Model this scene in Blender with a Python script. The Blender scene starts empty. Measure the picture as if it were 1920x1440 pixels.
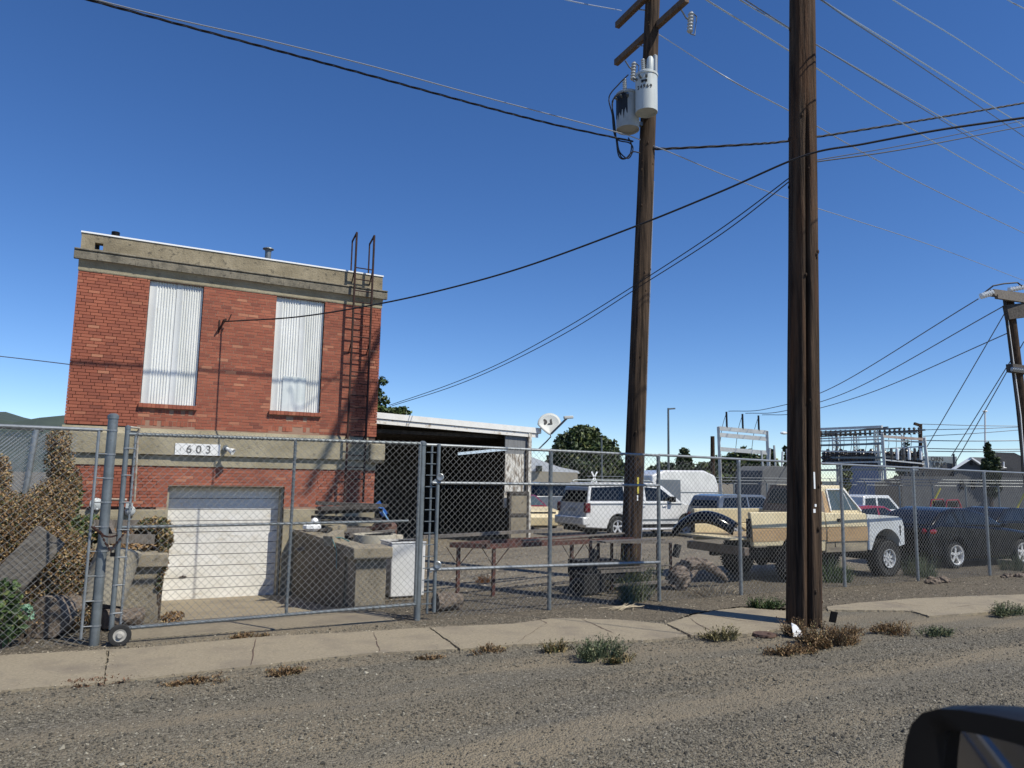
import bpy, bmesh, math, random
from mathutils import Vector, Matrix
from math import sin, cos, pi, radians, sqrt
random.seed(7)
S = bpy.context.scene
COL = S.collection
# ------------------------------------------------------------------ camera
YAW, PIT, ROL, FPX, H = radians(28.15), radians(7.25), radians(-1.045), 1393.0, 2.2
fw = Vector((sin(YAW)*cos(PIT), cos(YAW)*cos(PIT), sin(PIT)))
rt0 = Vector((cos(YAW), -sin(YAW), 0.0))
dn0 = fw.cross(rt0)
rt = rt0*cos(ROL) + dn0*sin(ROL)
dn = -rt0*sin(ROL) + dn0*cos(ROL)
CAM = Vector((0, 0, H))
cd = bpy.data.cameras.new("camera"); cam = bpy.data.objects.new("camera", cd); COL.objects.link(cam)
cam.matrix_world = Matrix(((rt.x, -dn.x, -fw.x, 0), (rt.y, -dn.y, -fw.y, 0), (rt.z, -dn.z, -fw.z, H), (0, 0, 0, 1)))
cd.sensor_width = 36; cd.lens = FPX/1920*36; cd.clip_start = 0.05; cd.clip_end = 6000
cd.dof.use_dof = True; cd.dof.focus_distance = 14; cd.dof.aperture_fstop = 8
S.camera = cam
# ------------------------------------------------------------------ light
SAZ, SEL = radians(31.5), radians(51.3)            # sun to the right of the -Y axis
sd = Vector((sin(SAZ)*cos(SEL), -cos(SAZ)*cos(SEL), sin(SEL)))
w = bpy.data.worlds.new("World"); S.world = w; w.use_nodes = True
nt = w.node_tree
sky = nt.nodes.new("ShaderNodeTexSky"); sky.sky_type = 'NISHITA'; sky.sun_disc = False
sky.sun_elevation = SEL; sky.sun_rotation = math.atan2(sd.x, sd.y)
sky.altitude = 3500; sky.air_density = 1.15; sky.dust_density = 0.0; sky.ozone_density = 3.0
bg = nt.nodes["Background"]; bg.inputs[1].default_value = 0.142
hs = nt.nodes.new('ShaderNodeHueSaturation'); hs.inputs['Saturation'].default_value = 1.22; hs.inputs['Hue'].default_value = 0.508; nt.links.new(sky.outputs[0], hs.inputs['Color']); nt.links.new(hs.outputs[0], bg.inputs[0])
sl = bpy.data.lights.new("sun", 'SUN'); sl.energy = 5.0; sl.angle = radians(0.53); sl.color = (1, 0.945, 0.82)
so = bpy.data.objects.new("sun", sl); COL.objects.link(so); so.rotation_euler = sd.to_track_quat('Z', 'Y').to_euler(); so.location = (0, 0, 60)
S.view_settings.view_transform = 'Standard'; S.view_settings.look = 'None'; S.view_settings.exposure = 0.0; S.view_settings.gamma = 1
# ------------------------------------------------------------------ pixel helpers (authoring: a pixel of the photo -> a world point)
def ray(x, y): return fw + rt*((x-960)/FPX) + dn*((y-720)/FPX)
def G(x, y, z=0.0):
    v = ray(x, y); return CAM + v*((z-H)/v.z)
def PY(x, y, Y):
    v = ray(x, y); return CAM + v*(Y/v.y)
def D(x, y, d): return CAM + ray(x, y)*d
# ------------------------------------------------------------------ object helpers
def wl(o):
    v = Vector((0, 0, 0))
    while o: v += o.location; o = o.parent
    return v
def tag(o, label=None, cat=None, group=None, kind=None):
    if label: o['label'] = label
    if cat: o['category'] = cat
    if group: o['group'] = group
    if kind: o['kind'] = kind
    return o
def empty(name, loc, label=None, cat=None, group=None, rz=0):
    o = bpy.data.objects.new(name, None); COL.objects.link(o); o.location = loc; o.rotation_euler = (0, 0, rz)
    o.empty_display_size = 0.2
    return tag(o, label, cat, group)
def copy_tree(o, parent=None):
    c = o.copy(); COL.objects.link(c); c.parent = parent
    for ch in list(o.children): copy_tree(ch, c)
    return c
def basis(a):
    a = a.normalized(); u = a.cross(Vector((0, 0, 1)))
    if u.length < 1e-3: u = a.cross(Vector((0, 1, 0)))
    u.normalize(); return u, a.cross(u).normalized()
class M:
    def __init__(s): s.v = []; s.f = []
    def add(s, vs, fs):
        n = len(s.v); s.v += [tuple(p) for p in vs]; s.f += [tuple(i+n for i in f) for f in fs]; return s
    def box(s, x0, y0, z0, x1, y1, z1):
        if x0 > x1: x0, x1 = x1, x0
        if y0 > y1: y0, y1 = y1, y0
        if z0 > z1: z0, z1 = z1, z0
        return s.add([(x0,y0,z0),(x1,y0,z0),(x1,y1,z0),(x0,y1,z0),(x0,y0,z1),(x1,y0,z1),(x1,y1,z1),(x0,y1,z1)],
              [(0,3,2,1),(4,5,6,7),(0,1,5,4),(1,2,6,5),(2,3,7,6),(3,0,4,7)])
    def bar(s, p0, p1, wd, ht, up=None):
        p0, p1 = Vector(p0), Vector(p1); a = (p1-p0).normalized()
        up = Vector(up) if up else Vector((0, 0, 1))
        u = a.cross(up)
        if u.length < 1e-3: u = a.cross(Vector((0, 1, 0)))
        u.normalize(); v = u.cross(a)
        vs = []
        for p in (p0, p1):
            for i, j in ((-1,-1),(1,-1),(1,1),(-1,1)): vs.append(p+u*(i*wd/2)+v*(j*ht/2))
        return s.add(vs, [(0,3,2,1),(4,5,6,7),(0,1,5,4),(1,2,6,5),(2,3,7,6),(3,0,4,7)])
    def tube(s, pts, r, seg=6, cap=True):
        pts = [Vector(p) for p in pts]; n = len(pts); vs = []; fs = []
        for i, p in enumerate(pts):
            a = pts[min(i+1, n-1)]-pts[max(i-1, 0)]
            u, v = basis(a); rr = r[i] if isinstance(r, (list, tuple)) else r
            for k in range(seg):
                t = 2*pi*k/seg; vs.append(p+u*(rr*cos(t))+v*(rr*sin(t)))
        for i in range(n-1):
            for k in range(seg):
                k2 = (k+1) % seg; fs.append((i*seg+k, i*seg+k2, (i+1)*seg+k2, (i+1)*seg+k))
        if cap:
            fs.append(tuple(range(seg-1, -1, -1))); fs.append(tuple((n-1)*seg+k for k in range(seg)))
        return s.add(vs, fs)
    def lathe(s, prof, c, axis=(0,0,1), seg=20, ang=2*pi, a0=0):
        c = Vector(c); a = Vector(axis).normalized(); u, v = basis(a); vs = []; fs = []
        full = ang >= 2*pi-1e-6; ns = seg if full else seg+1; m = len(prof)
        for k in range(ns):
            t = a0+ang*k/seg; d = u*cos(t)+v*sin(t)
            for r, h in prof: vs.append(c+d*r+a*h)
        for k in range(seg):
            k2 = (k+1) % ns
            for i in range(m-1): fs.append((k*m+i, k2*m+i, k2*m+i+1, k*m+i+1))
        return s.add(vs, fs)
    def sphere(s, c, r, seg=10, rings=6, sq=(1,1,1)):
        c = Vector(c); vs = []; fs = []
        for i in range(rings+1):
            ph = pi*i/rings
            for k in range(seg):
                t = 2*pi*k/seg; vs.append((c.x+r*sq[0]*sin(ph)*cos(t), c.y+r*sq[1]*sin(ph)*sin(t), c.z+r*sq[2]*cos(ph)))
        for i in range(rings):
            for k in range(seg):
                k2 = (k+1) % seg; fs.append((i*seg+k, (i+1)*seg+k, (i+1)*seg+k2, i*seg+k2))
        return s.add(vs, fs)
    def prism(s, pts, ya, yb):
        """side outline pts (x,z) joined between y=ya(z) and y=yb(z)"""
        fa = ya if callable(ya) else (lambda z: ya); fb = yb if callable(yb) else (lambda z: yb)
        n = len(pts); vs = [(x, fa(z), z) for x, z in pts]+[(x, fb(z), z) for x, z in pts]
        fs = [tuple(range(n)), tuple(range(2*n-1, n-1, -1))]
        for i in range(n):
            j = (i+1) % n; fs.append((j, i, n+i, n+j))
        return s.add(vs, fs)
    def poly(s, pts): return s.add(pts, [tuple(range(len(pts)))])
    def slab(s, pts, z0, z1):
        n = len(pts); vs = [(p[0], p[1], z0) for p in pts]+[(p[0], p[1], z1) for p in pts]
        fs = [tuple(range(n-1, -1, -1)), tuple(range(n, 2*n))]+[(i, (i+1) % n, n+(i+1) % n, n+i) for i in range(n)]
        return s.add(vs, fs)
    def build(s, name, m, parent=None, smooth=False, bevel=0, local=False, seg=2, angle=35):
        me = bpy.data.meshes.new(name); me.from_pydata(s.v, [], s.f); me.validate()
        bm = bmesh.new(); bm.from_mesh(me); bmesh.ops.recalc_face_normals(bm, faces=bm.faces); bm.to_mesh(me); bm.free()
        me.materials.append(m); o = bpy.data.objects.new(name, me); COL.objects.link(o)
        if parent:
            if not local: o.location = -wl(parent)
            o.parent = parent
        if smooth:
            me.polygons.foreach_set('use_smooth', [True]*len(me.polygons))
            try: me.set_sharp_from_angle(angle=radians(angle))
            except Exception: pass
        if bevel:
            b = o.modifiers.new('bevel', 'BEVEL'); b.width = bevel; b.segments = seg; b.limit_method = 'ANGLE'; b.angle_limit = radians(30)
            b.harden_normals = False
            me.polygons.foreach_set('use_smooth', [True]*len(me.polygons))
            try: me.set_sharp_from_angle(angle=radians(30))
            except Exception: pass
        return o
def raw(name, vs, fs, m, parent=None, local=False):
    """fast build without normal recalculation, for leaf / stone clouds"""
    me = bpy.data.meshes.new(name); me.from_pydata(vs, [], fs); me.materials.append(m)
    o = bpy.data.objects.new(name, me); COL.objects.link(o)
    if parent:
        if not local: o.location = -wl(parent)
        o.parent = parent
    return o
# ------------------------------------------------------------------ materials
MT = {}
def mat(name, c1, c2=None, scale=5.0, rough=0.7, metal=0.0, bump=0.0, bscale=None, stretch=(1,1,1), detail=6, contrast=(0.35,0.65), c3=None, scale3=1.0, th3=(0.5,0.6), spec=0.5, coat=0, island=None, alpha=None, trans=0):
    m = bpy.data.materials.new(name); m.use_nodes = True; t = m.node_tree; N = t.nodes; L = t.links
    b = N['Principled BSDF']; b.inputs['Roughness'].default_value = rough; b.inputs['Metallic'].default_value = metal
    b.inputs['Specular IOR Level'].default_value = spec; b.inputs['Coat Weight'].default_value = coat; b.inputs['Coat Roughness'].default_value = 0.05
    b.inputs['Transmission Weight'].default_value = trans
    tc = N.new('ShaderNodeTexCoord'); mp = N.new('ShaderNodeMapping'); mp.inputs['Scale'].default_value = stretch
    L.new(tc.outputs['Object'], mp.inputs['Vector'])
    col = None
    def noise(sc, det=detail):
        n = N.new('ShaderNodeTexNoise'); n.inputs['Scale'].default_value = sc; n.inputs['Detail'].default_value = det
        n.inputs['Roughness'].default_value = 0.6; L.new(mp.outputs[0], n.inputs['Vector']); return n
    def ramp(src, a, b_, lo, hi):
        r = N.new('ShaderNodeValToRGB'); e = r.color_ramp.elements; e[0].position = lo; e[1].position = hi
        e[0].color = (*a, 1); e[1].color = (*b_, 1); L.new(src, r.inputs[0]); return r
    if c2 is None and island is None: b.inputs['Base Color'].default_value = (*c1, 1)
    elif island is not None:
        g = N.new('ShaderNodeNewGeometry'); r = N.new('ShaderNodeValToRGB'); e = r.color_ramp.elements
        r.color_ramp.interpolation = 'LINEAR'
        while len(e) < len(island): e.new(0.5)
        for i, (p, c) in enumerate(island): e[i].position = p; e[i].color = (*c, 1)
        L.new(g.outputs['Random Per Island'], r.inputs[0]); col = r.outputs[0]
        if c2 is not None:      # large noise multiplies
            n = noise(scale); r2 = ramp(n.outputs['Fac'], c1, c2, *contrast)
            mx = N.new('ShaderNodeMix'); mx.data_type = 'RGBA'; mx.blend_type = 'MULTIPLY'; mx.inputs['Factor'].default_value = 1
            L.new(col, mx.inputs[6]); L.new(r2.outputs[0], mx.inputs[7]); col = mx.outputs[2]
    else:
        n = noise(scale); col = ramp(n.outputs['Fac'], c1, c2, *contrast).outputs[0]
    if c3 is not None:
        n3 = noise(scale3); r3 = ramp(n3.outputs['Fac'], (0,0,0), (1,1,1), *th3)
        mx = N.new('ShaderNodeMix'); mx.data_type = 'RGBA'; L.new(r3.outputs[0], mx.inputs['Factor'])
        if col: L.new(col, mx.inputs[6])
        else: mx.inputs[6].default_value = (*c1, 1)
        mx.inputs[7].default_value = (*c3, 1); col = mx.outputs[2]
    if col: L.new(col, b.inputs['Base Color'])
    if bump:
        n = noise(bscale or scale*4); bp = N.new('ShaderNodeBump'); bp.inputs['Strength'].default_value = 1; bp.inputs['Distance'].default_value = bump
        L.new(n.outputs['Fac'], bp.inputs['Height']); L.new(bp.outputs[0], b.inputs['Normal'])
    MT[name] = m
    return m
def ground_mat(name, base, dark, light, vs, patch, bump=0.01, dirt=None):
    """crushed stone / dirt: voronoi stones of random tone over a patchy base"""
    m = bpy.data.materials.new(name); m.use_nodes = True; t = m.node_tree; N = t.nodes; L = t.links
    b = N['Principled BSDF']; b.inputs['Roughness'].default_value = 0.95; b.inputs['Specular IOR Level'].default_value = 0.2
    tc = N.new('ShaderNodeTexCoord')
    vo = N.new('ShaderNodeTexVoronoi'); vo.inputs['Scale'].default_value = vs; L.new(tc.outputs['Object'], vo.inputs['Vector'])
    v2 = N.new('ShaderNodeTexVoronoi'); v2.inputs['Scale'].default_value = vs*0.42; L.new(tc.outputs['Object'], v2.inputs['Vector'])
    sp = N.new('ShaderNodeSeparateColor'); L.new(vo.outputs['Color'], sp.inputs[0])
    r = N.new('ShaderNodeValToRGB'); e = r.color_ramp.elements; e[0].position = 0.0; e[0].color = (*dark, 1); e[1].position = 1.0; e[1].color = (*light, 1)
    k = e.new(0.35); k.color = (*base, 1); k = e.new(0.85); k.color = tuple(x*1.35 for x in base)+(1,)
    L.new(sp.outputs[0], r.inputs[0])
    n = N.new('ShaderNodeTexNoise'); n.inputs['Scale'].default_value = 0.55; n.inputs['Detail'].default_value = 9; n.inputs['Roughness'].default_value = 0.65
    L.new(tc.outputs['Object'], n.inputs['Vector'])
    rp = N.new('ShaderNodeValToRGB'); rp.color_ramp.elements[0].position = 0.38; rp.color_ramp.elements[1].position = 0.66
    L.new(n.outputs['Fac'], rp.inputs[0])
    mx = N.new('ShaderNodeMix'); mx.data_type = 'RGBA'; mx.inputs[7].default_value = (*patch, 1)
    sc = N.new('ShaderNodeMath'); sc.operation = 'MULTIPLY'; sc.inputs[1].default_value = 0.85; L.new(rp.outputs[0], sc.inputs[0])
    L.new(sc.outputs[0], mx.inputs['Factor']); L.new(r.outputs[0], mx.inputs[6]); col = mx.outputs[2]
    if dirt:
        mp = N.new('ShaderNodeMapping'); mp.inputs['Scale'].default_value = (0.16, 1.3, 1); L.new(tc.outputs['Object'], mp.inputs['Vector'])
        n2 = N.new('ShaderNodeTexNoise'); n2.inputs['Scale'].default_value = 1.1; n2.inputs['Detail'].default_value = 6; L.new(mp.outputs[0], n2.inputs['Vector'])
        r2 = N.new('ShaderNodeValToRGB'); r2.color_ramp.elements[0].position = 0.42; r2.color_ramp.elements[1].position = 0.62; L.new(n2.outputs['Fac'], r2.inputs[0])
        m2 = N.new('ShaderNodeMix'); m2.data_type = 'RGBA'; m2.inputs[7].default_value = (*dirt, 1)
        s2 = N.new('ShaderNodeMath'); s2.operation = 'MULTIPLY'; s2.inputs[1].default_value = 0.85; L.new(r2.outputs[0], s2.inputs[0])
        L.new(s2.outputs[0], m2.inputs['Factor']); L.new(col, m2.inputs[6]); col = m2.outputs[2]
    L.new(col, b.inputs['Base Color'])
    ad = N.new('ShaderNodeMath'); ad.operation = 'ADD'; L.new(vo.outputs['Distance'], ad.inputs[0]); L.new(v2.outputs['Distance'], ad.inputs[1])
    bp = N.new('ShaderNodeBump'); bp.invert = True; bp.inputs['Distance'].default_value = bump; bp.inputs['Strength'].default_value = 1
    L.new(ad.outputs[0], bp.inputs['Height']); L.new(bp.outputs[0], b.inputs['Normal'])
    MT[name] = m; return m
gravel = ground_mat('gravel', (0.137,0.124,0.098), (0.042,0.038,0.031), (0.35,0.322,0.262), 60, (0.178,0.158,0.12), 0.014, dirt=(0.24,0.2,0.14))
dirtm = ground_mat('dirt', (0.105,0.09,0.068), (0.035,0.03,0.023), (0.36,0.31,0.24), 45, (0.15,0.127,0.094), 0.014)
yardm = ground_mat('yard_gravel', (0.165,0.145,0.112), (0.065,0.055,0.042), (0.4,0.355,0.28), 40, (0.205,0.177,0.135), 0.014)
stonem = mat('stone_chips', None, rough=0.9, island=[(0,(0.04,0.036,0.028)),(0.5,(0.125,0.112,0.085)),(0.94,(0.2,0.18,0.138)),(1,(0.36,0.33,0.26))])
conc = mat('old_concrete', (0.2,0.172,0.125), (0.31,0.268,0.195), 2.6, 0.95, bump=0.012, bscale=50, c3=(0.085,0.074,0.056), scale3=6, th3=(0.56,0.74))
concb = mat('building_concrete', (0.25,0.215,0.14), (0.37,0.325,0.225), 1.6, 0.9, bump=0.01, bscale=35, stretch=(1,1,1.8), c3=(0.12,0.105,0.08), scale3=7, th3=(0.58,0.74))
concp = mat('parapet_concrete', (0.21,0.175,0.115), (0.33,0.28,0.19), 2.4, 0.95, bump=0.015, bscale=30, c3=(0.085,0.075,0.058), scale3=9, th3=(0.57,0.7))
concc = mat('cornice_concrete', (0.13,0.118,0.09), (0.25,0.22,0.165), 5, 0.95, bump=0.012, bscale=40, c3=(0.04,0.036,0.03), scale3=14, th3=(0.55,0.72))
walk = mat('sidewalk_concrete', (0.2,0.168,0.115), (0.36,0.305,0.215), 30, 0.9, bump=0.006, bscale=90, contrast=(0.2,0.8), c3=(0.2,0.168,0.125), scale3=1.6, th3=(0.48,0.72))
brick = mat('brick', (0.88,0.86,0.86), (1.12,1.1,1.08), 0.9, 0.85, bump=0.003, bscale=60, island=[(0,(0.2,0.065,0.042)),(0.08,(0.26,0.08,0.048)),(0.6,(0.31,0.095,0.054)),(0.93,(0.35,0.115,0.066)),(1,(0.43,0.19,0.11))], c3=(0.4,0.27,0.21), scale3=3.0, th3=(0.66,0.9))
mort = mat('mortar', (0.36,0.24,0.17), (0.28,0.16,0.11), 3, 0.95, bump=0.004)
mortd = mat('shaded_mortar', (0.075,0.05,0.04), (0.12,0.075,0.055), 5, 0.95, bump=0.004)  # dark tone carries the shade of raked joints; pavement cracks share it
whitep = mat('white_painted_metal', (0.8,0.81,0.79), (0.66,0.67,0.64), 2.2, 0.5, c3=(0.5,0.47,0.4), scale3=4, th3=(0.63,0.85), stretch=(1,1,0.35))
doorw = mat('white_door_paint', (0.68,0.66,0.6), (0.8,0.79,0.75), 1.4, 0.6, c3=(0.5,0.44,0.33), scale3=3.0, th3=(0.56,0.8), stretch=(1,1,2.5))
flash = mat('white_flashing', (0.85,0.86,0.85), rough=0.4)
galv = mat('galvanised_steel', (0.23,0.25,0.26), (0.33,0.35,0.36), 9, 0.42, metal=0.55, bump=0.0008, bscale=120)
galvp = mat('grey_post_steel', (0.15,0.17,0.18), (0.21,0.235,0.245), 7, 0.45, metal=0.45, c3=(0.12,0.1,0.08), scale3=30, th3=(0.64,0.75))
wirem = mat('fence_wire', (0.16,0.16,0.155), (0.25,0.25,0.24), 4, 0.6, metal=0.2)
rust = mat('rusty_iron', (0.022,0.012,0.01), (0.06,0.026,0.02), 12, 0.85, metal=0.2, bump=0.002)
rustr = mat('red_rusty_steel', (0.06,0.024,0.02), (0.11,0.04,0.03), 8, 0.8, c3=(0.06,0.04,0.03), scale3=12)
pole_m = mat('creosote_wood', (0.018,0.013,0.01), (0.1,0.066,0.043), 14, 0.9, bump=0.05, bscale=26, stretch=(1,1,0.05), c3=(0.13,0.062,0.03), scale3=4, th3=(0.5,0.7), spec=0.2)
pole_g = mat('weathered_pole_wood', (0.02,0.014,0.01), (0.1,0.066,0.043), 16, 0.9, bump=0.02, bscale=18, stretch=(1,1,0.05), spec=0.2)
armw = mat('crossarm_wood', (0.1,0.065,0.042), (0.16,0.11,0.075), 10, 0.9, bump=0.004)
black = mat('black_rubber', (0.015,0.015,0.015), (0.03,0.03,0.03), 20, 0.85)
cable = mat('black_cable', (0.012,0.012,0.014), rough=0.6)
alum = mat('bright_conductor', (0.4,0.43,0.47), rough=0.35, metal=0.5)
darkwire = mat('grey_conductor', (0.14,0.16,0.19), rough=0.5, metal=0.3)
porc = mat('grey_porcelain', (0.42,0.44,0.44), rough=0.25)
tank = mat('light_grey_tank_paint', (0.46,0.5,0.5), (0.54,0.58,0.57), 3, 0.5, c3=(0.36,0.35,0.31), scale3=5, th3=(0.6,0.8), stretch=(1,1,0.3))
soot = mat('dull_grey_tank_paint', (0.36,0.38,0.37), (0.44,0.46,0.45), 3, 0.55, c3=(0.28,0.27,0.24), scale3=5, th3=(0.6,0.8))
woodg = mat('weathered_grey_wood', (0.1,0.088,0.075), (0.2,0.175,0.15), 8, 0.9, bump=0.006, bscale=30, stretch=(4,4,1))
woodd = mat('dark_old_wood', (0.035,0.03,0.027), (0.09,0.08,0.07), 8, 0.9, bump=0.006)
glass = mat('dark_car_glass', (0.006,0.008,0.01), rough=0.08, spec=0.35)
glassl = mat('greenish_window_glass', (0.06,0.085,0.09), rough=0.08, spec=0.6)
chrome = mat('chrome', (0.8,0.8,0.8), rough=0.25, metal=0.4)
alloy = mat('alloy_wheel', (0.6,0.61,0.62), rough=0.35, metal=0.25)
glassb = mat('clear_dark_glass', (0.02,0.03,0.035), rough=0.05)
under = mat('underbody_black', (0.012,0.012,0.013), rough=0.9)
plastic = mat('black_plastic', (0.003,0.003,0.004), rough=0.5, spec=0.2)
redl = mat('red_lamp_lens', (0.2,0.008,0.008), rough=0.12, spec=0.7)
dredl = mat('dark_red_lamp_lens', (0.11,0.012,0.018), rough=0.12, spec=0.7)
def paint(n, c, r=0.22, c2=None): return mat(n, c, c2 or tuple(x*0.85 for x in c), 1.2, r, coat=0.6)
p_white = paint('white_car_paint', (0.72,0.72,0.7)); p_navy = mat('navy_car_paint', (0.002,0.003,0.006), rough=0.14, spec=0.2)
p_grey = paint('grey_car_paint', (0.12,0.14,0.17)); p_red = paint('red_car_paint', (0.25,0.015,0.025)); p_cream = mat('cream_truck_paint', (0.66,0.57,0.37), (0.56,0.47,0.29), 1.2, 0.5, c3=(0.42,0.33,0.2), scale3=3.5, th3=(0.62,0.8))
p_tan = mat('tan_truck_paint', (0.46,0.31,0.16), (0.37,0.24,0.12), 1.5, 0.55, c3=(0.17,0.13,0.09), scale3=2.2, th3=(0.55,0.75), stretch=(0.5,1,2.5)); p_primer = mat('white_primer_paint', (0.6,0.63,0.64), (0.5,0.52,0.52), 1.6, 0.6, c3=(0.35,0.33,0.29), scale3=3, th3=(0.6,0.8))
p_brown = mat('brown_mottled_finish', (0.12,0.09,0.07), (0.2,0.16,0.12), 4, 0.5); p_blue = paint('dark_blue_van_paint', (0.015,0.035,0.09), 0.1)
dry = mat('dry_leaves', None, rough=0.8, island=[(0,(0.05,0.028,0.014)),(0.3,(0.13,0.07,0.03)),(0.65,(0.28,0.17,0.075)),(0.88,(0.4,0.27,0.13)),(1,(0.5,0.38,0.2))])
grn = mat('green_leaves', None, rough=0.6, island=[(0,(0.018,0.035,0.012)),(0.5,(0.045,0.085,0.022)),(0.9,(0.1,0.15,0.04)),(1,(0.2,0.2,0.07))])
mixl = mat('mixed_leaves', None, rough=0.7, island=[(0,(0.025,0.04,0.014)),(0.35,(0.07,0.09,0.03)),(0.6,(0.17,0.12,0.05)),(1,(0.38,0.28,0.12))])
sage = mat('grey_green_weed_leaves', None, rough=0.75, island=[(0,(0.05,0.075,0.035)),(0.6,(0.12,0.15,0.075)),(1,(0.25,0.24,0.13))])
brownweed = mat('brown_weed_leaves', None, rough=0.8, island=[(0,(0.08,0.05,0.028)),(0.5,(0.2,0.12,0.055)),(0.85,(0.32,0.21,0.1)),(1,(0.14,0.15,0.06))])
straw = mat('dry_straw', None, rough=0.8, island=[(0,(0.1,0.08,0.055)),(0.4,(0.22,0.175,0.12)),(0.8,(0.4,0.34,0.24)),(1,(0.6,0.53,0.4))])
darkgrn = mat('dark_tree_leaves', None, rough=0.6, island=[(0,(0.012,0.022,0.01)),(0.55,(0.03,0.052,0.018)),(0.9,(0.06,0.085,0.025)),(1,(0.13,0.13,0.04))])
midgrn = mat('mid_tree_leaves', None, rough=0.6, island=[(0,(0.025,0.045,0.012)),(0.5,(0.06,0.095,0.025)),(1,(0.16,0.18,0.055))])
bark = mat('bark', (0.06,0.045,0.033), (0.12,0.09,0.065), 12, 0.95, bump=0.02, stretch=(1,1,0.3))
grey_s = mat('grey_siding', (0.085,0.088,0.092), (0.1,0.104,0.108), 2, 0.85)
grey_r = mat('grey_shingle_roof', (0.06,0.06,0.062), (0.085,0.085,0.088), 12, 0.95, bump=0.02)
tan_w = mat('tan_stucco', (0.36,0.32,0.24), (0.4,0.36,0.28), 2, 0.9)
subw = mat('white_lattice_steel', (0.52,0.53,0.51), (0.68,0.69,0.66), 2, 0.5, c3=(0.35,0.2,0.12), scale3=1.2, th3=(0.62,0.75))
insul = mat('brown_grey_insulator', (0.09,0.075,0.065), (0.05,0.045,0.042), 5, 0.3)
hillm = mat('hazy_hill_forest', (0.035,0.05,0.045), (0.055,0.075,0.06), 0.02, 1.0)  # distance haze is put into this bluish, desaturated green
ink = mat('black_lettering', (0.03,0.03,0.03), rough=0.7); inkg = mat('faded_lettering', (0.3,0.3,0.29), (0.05,0.05,0.05), 60, 0.8, contrast=(0.4,0.55))
# ================================================================== SETTING
def nz(x, y):
    return (sin(x*2.1+1.3*sin(y*1.7))*0.5+sin(y*2.9+x*0.7)*0.35+sin(x*6.3+y*5.1)*0.15)
g = M(); nx, ny = 240, 70
for j in range(ny+1):
    for i in range(nx+1):
        x = -8+32*i/nx; y = 2+7*j/ny
        f = min(1, min(x+8, 24-x)/1.0, (y-2)/0.8, (9-y)/1.2); g.v.append((x, y, 0.02*max(0, f)*nz(x, y)-0.012*max(0, f)))
for j in range(ny):
    for i in range(nx):
        a = j*(nx+1)+i; g.f.append((a, a+1, a+nx+2, a+nx+1))
B = 4000
hx0, hx1, hy0, hy1 = 0.86, 3.72, 12.0, 17.9
for (x0, y0, x1, y1) in ((-B,-B,-8,B),(24,-B,B,B),(-8,-B,24,2),(-8,9,24,12),(-8,12,hx0,hy1),(hx1,12,24,hy1),(-8,hy1,24,B)):
    g.add([(x0,y0,0),(x1,y0,0),(x1,y1,0),(x0,y1,0)], [(0,1,2,3)])
raw('ground', g.v, g.f, gravel); tag(bpy.data.objects['ground'], kind='structure')
def jag(a, b, n, amp):
    out = []
    for i in range(n):
        t = i/n; p = a.lerp(b, t); out.append(Vector((p.x+random.uniform(-amp, amp), p.y+random.uniform(-amp, amp), p.z)))
    return out
def sheet(name, px, m, z0, z1, amp=0.02, world=None, n=14):
    P = [G(x, y) for x, y in px] if px else [Vector(p) for p in world]
    o = []
    for i in range(len(P)): o += jag(P[i], P[(i+1) % len(P)], n, amp)
    s = M().slab(o, z0, z1).build(name, m); tag(s, kind='structure'); return s
sheet('yard', None, yardm, -0.05, 0.003, 0.08, [(3.9,13.0,0),(30,12.6,0),(60,30,0),(60,45,0),(-4,45,0),(5.6,25.4,0),(5.6,17.3,0),(3.9,17.1,0)], n=20)
# dirt strips behind and beside the pavement
sheet('dirt_strip', None, dirtm, -0.05, 0.004, 0.06, [tuple(G(x,y)) for x,y in ((790,1174),(960,1168),(1160,1160),(1250,1167),(1300,1152),(1390,1138),(1480,1142),(1530,1150),(1560,1136),(1710,1121),(1925,1113),(2300,1102))]+[(27,12.6,0),(14,13.2,0),(9,13.3,0),(6.5,13.8,0),(4.3,14.2,0),(3.9,12,0)], n=26)
sheet('dirt_strip', None, dirtm, -0.05, 0.004, 0.05, [(-8,10.5,0),(0.3,10.75,0),(0.3,12.1,0),(0.8,12.2,0),(0.8,17.1,0),(-8,17.1,0)], n=20)
walks = [[(-300,1345),(0,1300),(193,1284),(200,1222),(0,1233),(-300,1262)],
         [(197,1284),(480,1252),(700,1228),(858,1221),(803,1180),(640,1190),(500,1197),(280,1217),(204,1222)],
         [(864,1221),(960,1212),(1100,1206),(1212,1204),(1290,1196),(1245,1173),(1160,1165),(1040,1162),(960,1173),(807,1180)],
         [(1296,1194),(1400,1192),(1480,1180),(1500,1150),(1440,1146),(1390,1142),(1350,1146),(1300,1156),(1250,1172)],
         [(1552,1146),(1640,1147),(1710,1148),(1742,1158),(1858,1150),(1925,1146),(2300,1120),(2300,1105),(1925,1117),(1850,1119),(1710,1125),(1610,1133),(1550,1140)]]
for k, p in enumerate(walks): sheet('sidewalk', p, walk, -0.06, 0.028, 0.012)
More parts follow.
